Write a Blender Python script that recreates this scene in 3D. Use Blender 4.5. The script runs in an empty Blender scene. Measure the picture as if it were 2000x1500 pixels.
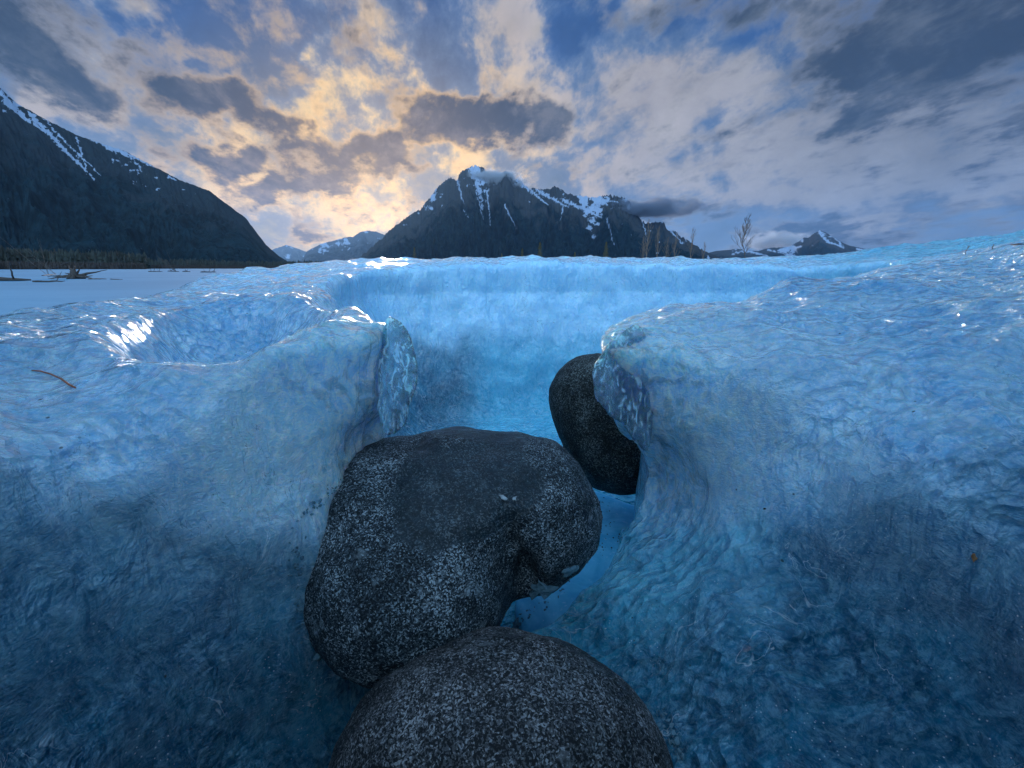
import bpy, math, random
import numpy as np
from mathutils import Vector, Matrix

# ------------------------------------------------------------------ camera, sky, sun
scn = bpy.context.scene
COL = scn.collection
LENS = 16.0
F = 2000 * LENS / 36.0
PITCH = math.atan((750 - 523) / F)
SP, CP = math.sin(PITCH), math.cos(PITCH)
GROUND = -0.9                     # the camera is the origin; the snow plain lies 0.9 m below it

cam_d = bpy.data.cameras.new("camera")
cam_d.lens = LENS; cam_d.sensor_width = 36; cam_d.clip_start = 0.02; cam_d.clip_end = 90000
cam = bpy.data.objects.new("camera", cam_d); COL.objects.link(cam)
cam.location = (0, 0, 0); cam.rotation_euler = (math.pi / 2 - PITCH, 0, 0)
scn.camera = cam
scn.view_settings.view_transform = 'Standard'; scn.view_settings.look = 'None'
scn.view_settings.exposure = 0.0; scn.view_settings.gamma = 1.0
scn.cycles.use_denoising = True; scn.cycles.use_adaptive_sampling = True; scn.cycles.adaptive_threshold = 0.03
scn.cycles.max_bounces = 10; scn.cycles.transmission_bounces = 6; scn.cycles.diffuse_bounces = 5
scn.cycles.glossy_bounces = 4; scn.cycles.volume_bounces = 1; scn.cycles.transparent_max_bounces = 8
scn.cycles.caustics_reflective = False; scn.cycles.caustics_refractive = False
scn.cycles.sample_clamp_indirect = 6.0

def ray(px, py):
    r = (px - 1000) / F; u = (750 - py) / F
    return np.array([r, CP + u * SP, -SP + u * CP])
def azel(px, py):
    d = ray(px, py)
    return math.atan2(d[0], d[1]), math.atan2(d[2], math.hypot(d[0], d[1]))
def at(px, py, t):                      # point on that line of sight, t along the view axis
    return Vector(ray(px, py) * t)
def on_ground(px, py):
    d = ray(px, py); return Vector(d * (GROUND / d[2]))

SUN_AZ, SUN_EL = azel(752, 386)
sun_d = bpy.data.lights.new("sun", 'SUN'); sun_d.energy = 4.0; sun_d.angle = math.radians(0.8)
sun_d.color = (1.0, 0.86, 0.74)
sun = bpy.data.objects.new("sun", sun_d); COL.objects.link(sun)
sdir = Vector((math.sin(SUN_AZ) * math.cos(SUN_EL), math.cos(SUN_AZ) * math.cos(SUN_EL), math.sin(SUN_EL)))
sun.rotation_euler = sdir.to_track_quat('Z', 'Y').to_euler()

# ------------------------------------------------------------------ node helper
class NT:
    def __init__(s, tree): s.t = tree; s.n = tree.nodes; s.l = tree.links; s.n.clear()
    def put(s, sock, v):
        if v is None: return
        if isinstance(v, bpy.types.NodeSocket): s.l.new(v, sock)
        elif sock.type == 'RGBA' and not hasattr(v, '__len__'): sock.default_value = (v, v, v, 1)
        elif sock.type == 'RGBA' and len(v) == 3: sock.default_value = (*v, 1)
        else: sock.default_value = v
    def m(s, op, a, b=None, c=None, clamp=False):
        n = s.n.new('ShaderNodeMath'); n.operation = op; n.use_clamp = clamp
        for i, v in enumerate((a, b, c)): s.put(n.inputs[i], v)
        return n.outputs[0]
    def v(s, op, a, b=None, scale=None):
        n = s.n.new('ShaderNodeVectorMath'); n.operation = op
        s.put(n.inputs[0], a); s.put(n.inputs[1], b)
        if scale is not None: s.put(n.inputs['Scale'], scale)
        return n.outputs['Value'] if op in ('DOT_PRODUCT', 'LENGTH', 'DISTANCE') else n.outputs[0]
    def xyz(s, x=0.0, y=0.0, z=0.0):
        n = s.n.new('ShaderNodeCombineXYZ')
        for i, q in enumerate((x, y, z)): s.put(n.inputs[i], q)
        return n.outputs[0]
    def sep(s, v): n = s.n.new('ShaderNodeSeparateXYZ'); s.put(n.inputs[0], v); return n.outputs
    def noise(s, vec, scale, detail=4, rough=0.55, dist=0.0, color=False, lac=2.0):
        n = s.n.new('ShaderNodeTexNoise'); s.put(n.inputs['Vector'], vec)
        for k, q in (('Scale', scale), ('Detail', detail), ('Roughness', rough), ('Distortion', dist), ('Lacunarity', lac)): s.put(n.inputs[k], q)
        return n.outputs['Color' if color else 'Fac']
    def voro(s, vec, scale, feature='F1', out='Distance', rnd=1.0, smooth=None):
        n = s.n.new('ShaderNodeTexVoronoi'); n.feature = feature; s.put(n.inputs['Vector'], vec)
        s.put(n.inputs['Scale'], scale); s.put(n.inputs['Randomness'], rnd)
        if smooth is not None: s.put(n.inputs['Smoothness'], smooth)
        return n.outputs[out]
    def ss(s, x, a, b, lo=0.0, hi=1.0):
        n = s.n.new('ShaderNodeMapRange'); n.interpolation_type = 'SMOOTHSTEP'
        for i, q in enumerate((x, a, b, lo, hi)): s.put(n.inputs[i], q)
        return n.outputs[0]
    def lin(s, x, a, b, lo=0.0, hi=1.0):
        n = s.n.new('ShaderNodeMapRange'); n.clamp = True
        for i, q in enumerate((x, a, b, lo, hi)): s.put(n.inputs[i], q)
        return n.outputs[0]
    def mix(s, f, a, b, mode='MIX'):
        n = s.n.new('ShaderNodeMix'); n.data_type = 'RGBA'; n.blend_type = mode
        s.put(n.inputs[0], f); s.put(n.inputs[6], a); s.put(n.inputs[7], b); return n.outputs[2]
    def map(s, vec, loc=(0, 0, 0), rot=(0, 0, 0), scale=(1, 1, 1), kind='POINT'):
        n = s.n.new('ShaderNodeMapping'); n.vector_type = kind; s.put(n.inputs[0], vec)
        if kind != 'NORMAL':
            n.inputs['Location'].default_value = loc
        n.inputs['Rotation'].default_value = rot; n.inputs['Scale'].default_value = scale
        return n.outputs[0]
    def ramp(s, f, stops):
        n = s.n.new('ShaderNodeValToRGB'); s.put(n.inputs[0], f); e = n.color_ramp.elements
        while len(e) < len(stops): e.new(0.5)
        for k, (p, c) in enumerate(stops): e[k].position = p; e[k].color = (*c, 1)
        return n.outputs[0]
    def bump(s, h, strength=0.5, dist=0.01, normal=None):
        n = s.n.new('ShaderNodeBump'); s.put(n.inputs['Height'], h)
        n.inputs['Strength'].default_value = strength; n.inputs['Distance'].default_value = dist
        if normal is not None: s.l.new(normal, n.inputs['Normal'])
        return n.outputs[0]
    def attr(s, name):
        n = s.n.new('ShaderNodeAttribute'); n.attribute_name = name; return n.outputs['Fac']
    def coord(s, which='Object'):
        return s.n.new('ShaderNodeTexCoord').outputs[which]
    def geo(s, which): return s.n.new('ShaderNodeNewGeometry').outputs[which]
    def bsdf(s, **kw):
        n = s.n.new('ShaderNodeBsdfPrincipled')
        for k, q in kw.items(): s.put(n.inputs[k.replace('_', ' ')], q)
        return n
    def out(s, surf=None, vol=None):
        n = s.n.new('ShaderNodeOutputMaterial')
        if surf is not None: s.l.new(surf, n.inputs['Surface'])
        if vol is not None: s.l.new(vol, n.inputs['Volume'])
def material(name):
    m = bpy.data.materials.new(name); m.use_nodes = True; return m, NT(m.node_tree)

# ------------------------------------------------------------------ world: clear dusk sky with two decks of cloud
def build_world():
    w = bpy.data.worlds.new("World"); scn.world = w; w.use_nodes = True
    N = NT(w.node_tree)
    d = N.v('NORMALIZE', N.coord('Generated'))
    s = N.sep(d)
    el = N.m('ARCSINE', s[2]); az = N.m('ARCTAN2', s[0], s[1])
    sky = N.n.new('ShaderNodeTexSky'); sky.sky_type = 'NISHITA'; sky.sun_disc = False
    sky.sun_elevation = SUN_EL; sky.sun_rotation = SUN_AZ
    sky.altitude = 200; sky.air_density = 1.0; sky.dust_density = 1.2; sky.ozone_density = 2.0
    ga, ge = azel(735, 432)
    cs = N.v('DOT_PRODUCT', d, (math.sin(ga) * math.cos(ge), math.cos(ga) * math.cos(ge), math.sin(ge)))      # nearness to the glow over the valley
    near = N.m('MULTIPLY', N.ss(cs, 0.84, 1.0), N.lin(el, .10, .42, 1.0, .22)); vnear = N.ss(cs, 0.90, 0.998); glow = N.m('POWER', N.m('MAXIMUM', cs, 0.0), 40.0)
    base = N.v('SCALE', sky.outputs[0], scale=0.05)   # physically bright sky, brought down to the exposure
    base = N.v('DIVIDE', base, N.v('ADD', (1, 1, 1), N.v('MULTIPLY', base, (1.0, 1.25, 1.9))))
    blue = N.mix(N.ss(el, 0.0, 0.42), N.mix(near, (0.18, 0.29, 0.46), (0.46, 0.50, 0.48)), (0.045, 0.135, 0.35))
    base = N.mix(N.lin(vnear, 0, 1, .88, .35), base, blue)
    # both decks lie on a level sheet overhead, so they crowd together towards the horizon
    k = N.m('ADD', N.m('MAXIMUM', s[2], -0.12), 0.24)
    p = N.xyz(N.m('DIVIDE', s[0], k), N.m('DIVIDE', s[1], k), 0.0)
    # streaks run along the wind, towards the valley mouth
    pr = N.map(p, rot=(0, 0, SUN_AZ * 1.0), scale=(1, 1, 1))
    ps = N.v('MULTIPLY', pr, (1.0, 0.45, 1.0))
    warp = N.v('SCALE', N.v('SUBTRACT', N.noise(pr, 2.2, 6, 0.6, color=True), (0.5, 0.5, 0.5)), scale=0.14)
    warp2 = N.v('SCALE', N.v('SUBTRACT', N.noise(d, 5.0, 5, 0.6, color=True), (0.5, 0.5, 0.5)), scale=0.16)
    ae = N.v('ADD', N.v('ADD', N.xyz(az, el, 0.0), N.v('MULTIPLY', warp, (1.0, 0.6, 0))), N.v('MULTIPLY', warp2, (1, 0.6, 0)))
    def blobs(lst, tot=None):                  # each looks (imperceptibly) to the one before, so they are worked out in turn
        prev = tot; tot = None
        for (x, y, rx, ry, ang, amp) in lst:
            a, e = azel(x, y)
            a1, e1 = azel(x + 10, y); a2, e2 = azel(x, y - 10)
            mx = math.hypot(a1 - a, e1 - e) / 10; my = abs(e2 - e) / 10
            g = N.n.new('ShaderNodeTexGradient'); g.gradient_type = 'SPHERICAL'
            mp = N.map(ae, (a, e, 0), (0, 0, math.radians(-ang)), (rx * mx * 1.55, ry * my * 1.55, 1), 'TEXTURE')
            if prev is not None:
                n = N.n.new('ShaderNodeVectorMath'); n.operation = 'MULTIPLY_ADD'; N.put(n.inputs[0], prev)
                n.inputs[1].default_value = (1e-7, 1e-7, 0); n.inputs[2].default_value = (a, e, 0); N.l.new(n.outputs[0], mp.node.inputs['Location'])
            N.put(g.inputs[0], mp)
            q = N.m('MULTIPLY', g.outputs['Fac'], amp * 1.3)
            tot = q if tot is None else N.m('ADD', tot, q)
            prev = tot
        return tot
    # low dark cumulus: where it stands in the sky (seen from the plain), width, height, tilt
    dark = N.m('MULTIPLY', blobs(DARK), 0.72); pale = N.m('MULTIPLY', blobs(PALE, dark), 0.8)
    n1 = N.noise(ps, 2.6, 8, 0.6, 0.2); n2 = N.noise(N.v('MULTIPLY', pr, (1, 0.6, 1)), 7.5, 9, 0.60, 0.1)
    n3 = N.noise(ps, 3.4, 9, 0.64, 0.4); n4 = N.noise(N.v('ADD', d, (3.1, 1.7, 0.4)), 9.0, 9, 0.6, 0.2)
    fine = N.noise(N.v('MULTIPLY', pr, (1, 0.5, 1)), 11.0, 8, 0.66, 0.25)
    c_ = lambda q: N.m('SUBTRACT', q, 0.5)
    # high thin deck
    cov = N.m('ADD', N.m('ADD', N.m('MULTIPLY', c_(n3), 3.4), N.m('MULTIPLY', c_(fine), 2.6)), N.m('ADD', N.m('MULTIPLY', c_(n4), 2.4), N.m('SUBTRACT', pale, 0.10)))
    wcov = N.ss(cov, -0.35, 0.95)
    farc = N.ss(az, 0.10, 0.80)
    wcol = N.mix(near, (0.19, 0.27, 0.42), (0.28, 0.31, 0.38))
    lit = N.mix(near, (0.50, 0.46, 0.45), (0.72, 0.55, 0.38)); lit = N.mix(vnear, lit, (0.95, 0.70, 0.36))
    lit = N.mix(farc, lit, (0.29, 0.31, 0.35)); wcol = N.mix(farc, wcol, (0.13, 0.18, 0.27))
    wcol = N.mix(N.ss(N.m('ADD', cov, N.m('MULTIPLY', c_(n4), 3.6)), 0.30, 1.7), wcol, lit)
    col = N.mix(N.m('MULTIPLY', wcov, 0.88), base, wcol)
    # low deck: lit fringe, dark belly
    dd = N.m('ADD', dark, N.m('ADD', N.m('ADD', N.m('MULTIPLY', c_(n2), 3.4), N.m('MULTIPLY', c_(n4), 3.6)), N.m('SUBTRACT', N.m('MULTIPLY', c_(n1), 0.9), 0.18)))
    dcov = N.ss(dd, -0.30, 0.90)
    core = N.ss(N.m('ADD', dd, N.m('MULTIPLY', c_(n1), 2.2)), -0.05, 1.20)
    fringe = N.mix(near, (0.42, 0.40, 0.39), (0.66, 0.50, 0.33)); fringe = N.mix(vnear, fringe, (0.95, 0.62, 0.25))
    fringe = N.mix(farc, fringe, (0.24, 0.27, 0.33))
    belly = N.mix(near, (0.055, 0.078, 0.125), (0.062, 0.066, 0.095))
    belly = N.mix(N.ss(N.m('ADD', fine, N.m('MULTIPLY', c_(n4), 1.0)), 0.40, 0.78), belly, N.mix(near, (0.12, 0.145, 0.19), (0.28, 0.22, 0.19)))
    col = N.mix(dcov, col, N.mix(core, fringe, belly))
    col = N.v('SCALE', col, scale=N.lin(n4, 0.3, 0.7, 0.80, 1.16))
    n = N.n.new('ShaderNodeGamma'); N.put(n.inputs[0], col); n.inputs[1].default_value = 1.28; col = N.v('SCALE', n.outputs[0], scale=1.16)
    # light of the sun behind the ridge
    gl = N.v('SCALE', (1.0, 0.60, 0.20), scale=N.m('MULTIPLY', glow, 0.32))
    col = N.v('ADD', col, gl)
    gl2 = N.v('SCALE', (1.0, 0.66, 0.28), scale=N.m('MULTIPLY', N.m('POWER', N.m('MAXIMUM', cs, 0.0), 700.0), 0.30))
    col = N.v('ADD', col, gl2)
    # sky overhead and behind, brightened outside the view to light the ice
    over = N.ss(el, 0.62, 1.1)
    col = N.mix(over, col, N.mix(N.ss(n1, 0.35, 0.65), (0.42, 0.88, 1.46), (0.85, 1.27, 1.78)))
    col = N.mix(N.ss(s[1], -0.20, -0.75), col, (1.25, 1.95, 2.70))        # unseen brightness added behind the viewer to light the noses and back wall
    col = N.mix(N.ss(el, 0.0, -0.05), col, (0.05, 0.08, 0.13))
    bg = N.n.new('ShaderNodeBackground'); N.put(bg.inputs[0], col); bg.inputs[1].default_value = 1.0
    o = N.n.new('ShaderNodeOutputWorld'); N.l.new(bg.outputs[0], o.inputs[0])
DARK = [(60, 60, 140, 60, -25, 1.5), (150, 150, 130, 45, -24, 1.3), (290, 185, 120, 40, -26, 1.5), (310, 95, 60, 25, -35, .6),
        (380, 170, 80, 26, -25, 1.1), (450, 200, 80, 40, -25, 1.8), (510, 235, 60, 26, -30, 1.0), (560, 275, 105, 38, -22, 1.6), (680, 315, 130, 34, -16, 1.6), (790, 322, 60, 18, -5, 1.0), (360, 285, 95, 26, -8, 1.4), (420, 320, 60, 22, -20, 1.1),
        (520, 360, 60, 22, -22, 1.3), (770, 290, 70, 18, -10, .8), (890, 245, 100, 36, -4, 1.6), (1010, 248, 105, 34, 4, 1.6), (860, 215, 60, 26, 10, 1.1), (1095, 225, 45, 24, 0, .7), (945, 205, 40, 16, 0, .5),
        (600, 452, 55, 16, -8, 1.5), (510, 395, 30, 12, -8, .9), (800, 403, 38, 12, 0, 1.3), (700, 395, 40, 10, -5, .8), (640, 350, 40, 12, -10, .8), (1860, 110, 340, 200, 12, 1.5), (1960, 20, 280, 110, 0, 1.0), (1700, 130, 180, 90, 20, .7),
        (1340, 410, 85, 20, 6, 1.7), (1270, 400, 50, 16, 0, 1.2), (1570, 452, 110, 22, 8, 1.5), (1500, 465, 60, 16, 0, 1.0), (1120, 350, 26, 22, -20, .9), (1450, 30, 140, 40, 10, .5), (1250, 20, 90, 25, 0, .5)]
PALE = [(700, 60, 220, 120, -35, .6), (900, 110, 260, 150, -20, .7), (1010, 40, 50, 100, 75, 1.3), (1080, 200, 200, 60, -10, .9),
        (1230, 220, 190, 130, -50, .9), (1300, 130, 220, 160, -40, .5), (1500, 300, 320, 120, 12, 1.3), (540, 78, 50, 20, -20, 1.2),
        (340, 40, 80, 22, -30, 1.2), (260, 15, 50, 20, -30, 1.2), (610, 105, 24, 25, 0, 1.0), (150, 210, 190, 60, -22, 1.6), (420, 300, 260, 90, -22, 1.7),
        (700, 400, 260, 60, -8, 1.5), (1000, 330, 200, 50, 10, 1.0), (90, 215, 70, 20, -18, 1.3), (690, 470, 160, 40, 0, .6), (1800, 330, 320, 80, 12, 2.0), (1900, 200, 300, 120, 15, 1.0),
        (1350, 380, 200, 60, 0, .7), (1650, 420, 220, 60, 12, .7), (580, 220, 130, 50, -20, .8), (1530, 180, 200, 80, 20, .6),
        (460, 85, 130, 95, -20, -2.8), (330, 120, 60, 40, -30, -.8), (60, 225, 30, 30, 0, -.6), (180, 262, 130, 20, -18, -.8), (330, 255, 60, 20, -18, -.5),
        (1650, 480, 200, 18, 4, -.9), (1900, 440, 200, 25, 8, -1.1), (1560, 360, 140, 20, 25, -.7), (1120, 60, 90, 45, -30, -.6), (650, 20, 60, 30, -30, -.5), (1480, 90, 120, 40, 30, -.5)]
build_world()

# ------------------------------------------------------------------ numpy noise
def _h(ix, iy, iz, seed):
    h = (ix * 374761393 + iy * 668265263 + iz * 2147483647 + seed * 974711) & 0xffffffff
    h = ((h ^ (h >> 13)) * 1274126177) & 0xffffffff
    h = ((h ^ (h >> 16)) * 2246822519) & 0xffffffff
    return h ^ (h >> 15)
def perlin(x, y, z=0.0, seed=0):
    x, y, z = np.broadcast_arrays(np.asarray(x, float), np.asarray(y, float), np.asarray(z, float))
    ix, iy, iz = [np.floor(a).astype(np.int64) for a in (x, y, z)]
    fx, fy, fz = x - ix, y - iy, z - iz
    u, v, w = [a * a * a * (a * (a * 6 - 15) + 10) for a in (fx, fy, fz)]
    r = 0
    for dx in (0, 1):
        for dy in (0, 1):
            for dz in (0, 1):
                h = _h(ix + dx, iy + dy, iz + dz, seed)
                g = ((h & 1023) / 511.5 - 1) * (fx - dx) + (((h >> 10) & 1023) / 511.5 - 1) * (fy - dy) + (((h >> 20) & 1023) / 511.5 - 1) * (fz - dz)
                r = r + g * (u if dx else 1 - u) * (v if dy else 1 - v) * (w if dz else 1 - w)
    return r
def fbm(x, y, z=0.0, octv=4, seed=0, gain=0.5):
    a, r, f = 1.0, 0, 1.0
    for i in range(octv):
        r = r + a * perlin(x * f, y * f, z * f if np.ndim(z) or z else 0.0, seed + i * 17); a *= gain; f *= 2.03
    return r
def ridged(x, y, octv=5, seed=0, gain=0.55):
    a, r, f, t = 1.0, 0, 1.0, 0
    for i in range(octv):
        r = r + a * (1 - np.minimum(1, 2.2 * np.abs(perlin(x * f, y * f, 0.37, seed + i * 13)))); t += a; a *= gain; f *= 2.07
    return r / t
def cells(x, y, z, seed=0):               # F1 distance, one feature point per cell
    ix, iy, iz = [np.floor(a).astype(np.int64) for a in (x, y, z)]
    best = np.full(np.shape(x), 9.0)
    for dx in (-1, 0, 1):
        for dy in (-1, 0, 1):
            for dz in (-1, 0, 1):
                h = _h(ix + dx, iy + dy, iz + dz, seed)
                px = ix + dx + (h & 1023) / 1023.; py = iy + dy + ((h >> 10) & 1023) / 1023.; pz = iz + dz + ((h >> 20) & 1023) / 1023.
                best = np.minimum(best, (px - x) ** 2 + (py - y) ** 2 + (pz - z) ** 2)
    return np.sqrt(best)
def sstep(x, a, b):
    t = np.clip((x - a) / (b - a), 0, 1); return t * t * (3 - 2 * t)
def smin(a, b, k):
    h = np.clip(0.5 + 0.5 * (b - a) / k, 0, 1); return b + (a - b) * h - k * h * (1 - h)
def smax(a, b, k): return -smin(-a, -b, k)

# ------------------------------------------------------------------ mesh helpers
def link_mesh(name, V, Q, mat, smooth=True, parent=None, attrs=None):
    me = bpy.data.meshes.new(name)
    V = np.asarray(V, dtype=np.float32); Q = np.asarray(Q, dtype=np.int32); n = Q.shape[1]
    me.vertices.add(len(V)); me.vertices.foreach_set('co', V.ravel())
    me.loops.add(Q.size); me.loops.foreach_set('vertex_index', Q.ravel())
    me.polygons.add(len(Q)); me.polygons.foreach_set('loop_start', np.arange(0, Q.size, n, dtype=np.int32))
    try: me.polygons.foreach_set('loop_total', np.full(len(Q), n, dtype=np.int32))
    except Exception: pass
    me.polygons.foreach_set('use_smooth', np.full(len(Q), smooth))
    me.update(calc_edges=True)
    for k, a in (attrs or {}).items():
        at_ = me.attributes.new(k, 'FLOAT', 'POINT'); at_.data.foreach_set('value', np.asarray(a, dtype=np.float32))
    me.materials.append(mat)
    o = bpy.data.objects.new(name, me); COL.objects.link(o)
    if parent: o.parent = parent
    return o
def tag(o, label, cat=None, group=None, kind=None):
    o['label'] = label
    if cat: o['category'] = cat
    if group: o['group'] = group
    if kind: o['kind'] = kind
    return o
def vnormals(V, Q):
    a, b, c, d = [V[Q[:, i]] for i in range(4)]
    n = np.cross(c - a, d - b); N_ = np.zeros_like(V)
    for i in range(4): np.add.at(N_, Q[:, i], n)
    return N_ / (np.linalg.norm(N_, axis=1, keepdims=True) + 1e-12)
def surface_nets(Fv, xs, ys, zs):          # Fv > 0 is solid
    S = Fv > 0
    nx, ny, nz = Fv.shape
    c = np.zeros((nx - 1, ny - 1, nz - 1), np.uint8)
    for dx in (0, 1):
        for dy in (0, 1):
            for dz in (0, 1):
                c += S[dx:nx - 1 + dx, dy:ny - 1 + dy, dz:nz - 1 + dz]
    act = (c > 0) & (c < 8)
    I, J, K = np.nonzero(act)
    idx = np.full(act.shape, -1, np.int32); idx[I, J, K] = np.arange(len(I))
    P = np.zeros((len(I), 3)); W = np.zeros(len(I))
    def G(dx, dy, dz): return Fv[I + dx, J + dy, K + dz].astype(float)
    X = [xs, ys, zs]; base = [I, J, K]
    for ax in range(3):
        o1, o2 = [a for a in range(3) if a != ax]
        for d1 in (0, 1):
            for d2 in (0, 1):
                da = [0, 0, 0]; da[o1] = d1; da[o2] = d2; db = list(da); db[ax] = 1
                fa, fb = G(*da), G(*db); m = (fa > 0) != (fb > 0)
                t = np.where(m, fa / np.where(m, fa - fb, 1), 0)
                q = np.zeros((len(I), 3))
                for a in range(3): q[:, a] = X[a][base[a] + da[a]]
                q[:, ax] += t * (X[ax][base[ax] + 1] - X[ax][base[ax]])
                P[m] += q[m]; W[m] += 1
    P /= W[:, None]
    quads = []
    for ax in range(3):
        o1, o2 = [a for a in range(3) if a != ax]
        sl = [slice(None)] * 3; sl2 = [slice(None)] * 3
        sl[ax] = slice(0, -1); sl2[ax] = slice(1, None)
        A, B = S[tuple(sl)], S[tuple(sl2)]
        ch = A != B
        rng = [slice(1, -1)] * 3; rng[ax] = slice(None)
        e = np.argwhere(ch[tuple(rng)])
        if not len(e): continue
        off = np.array([1, 1, 1]); off[ax] = 0; e = e + off
        u = np.zeros(3, int); u[o1] = 1; v = np.zeros(3, int); v[o2] = 1
        def id_(q): return idx[q[:, 0], q[:, 1], q[:, 2]]
        q4 = np.stack([id_(e - u - v), id_(e - v), id_(e), id_(e - u)], 1)
        flip = A[e[:, 0], e[:, 1], e[:, 2]]
        if ax == 1: flip = ~flip
        q4[~flip] = q4[~flip][:, ::-1]
        quads.append(q4)
    Q = np.concatenate(quads); Q = Q[(Q >= 0).all(1)]
    return P, Q
def seg_sd(px, py, poly):                  # signed distance, positive inside
    poly = np.asarray(poly, float); d = np.full(px.shape, 1e9); ins = np.zeros(px.shape, bool)
    for i in range(len(poly)):
        a = poly[i]; b = poly[(i + 1) % len(poly)]; e = b - a
        t = np.clip(((px - a[0]) * e[0] + (py - a[1]) * e[1]) / (e @ e), 0, 1)
        d = np.minimum(d, (px - a[0] - t * e[0]) ** 2 + (py - a[1] - t * e[1]) ** 2)
        c = ((a[1] > py) != (b[1] > py)) & (px < (b[0] - a[0]) * (py - a[1]) / (b[1] - a[1] + 1e-12) + a[0])
        ins ^= c
    return np.where(ins, 1, -1) * np.sqrt(d)
def catmull(pts, n=6):
    P = np.asarray(pts, float); o = []
    for i in range(len(P)):
        a, b, c, d = P[i - 1], P[i], P[(i + 1) % len(P)], P[(i + 2) % len(P)]
        for t in np.arange(n) / n:
            o.append(0.5 * ((2 * b) + (c - a) * t + (2 * a - 5 * b + 4 * c - d) * t * t + (3 * b - a - 3 * c + d) * t ** 3))
    return np.array(o)
def axis(lo, hi, f_lo, f_hi, fine, coarse):    # grid line positions, fine between f_lo and f_hi
    out = [f_lo]
    while out[-1] < f_hi: out.append(out[-1] + fine)
    s = fine
    while out[-1] < hi: s = min(coarse, s * 1.06); out.append(out[-1] + s)
    left = [f_lo]; s = fine
    while left[-1] > lo: s = min(coarse, s * 1.06); left.append(left[-1] - s)
    return np.array(left[::-1][:-1] + out)

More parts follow.
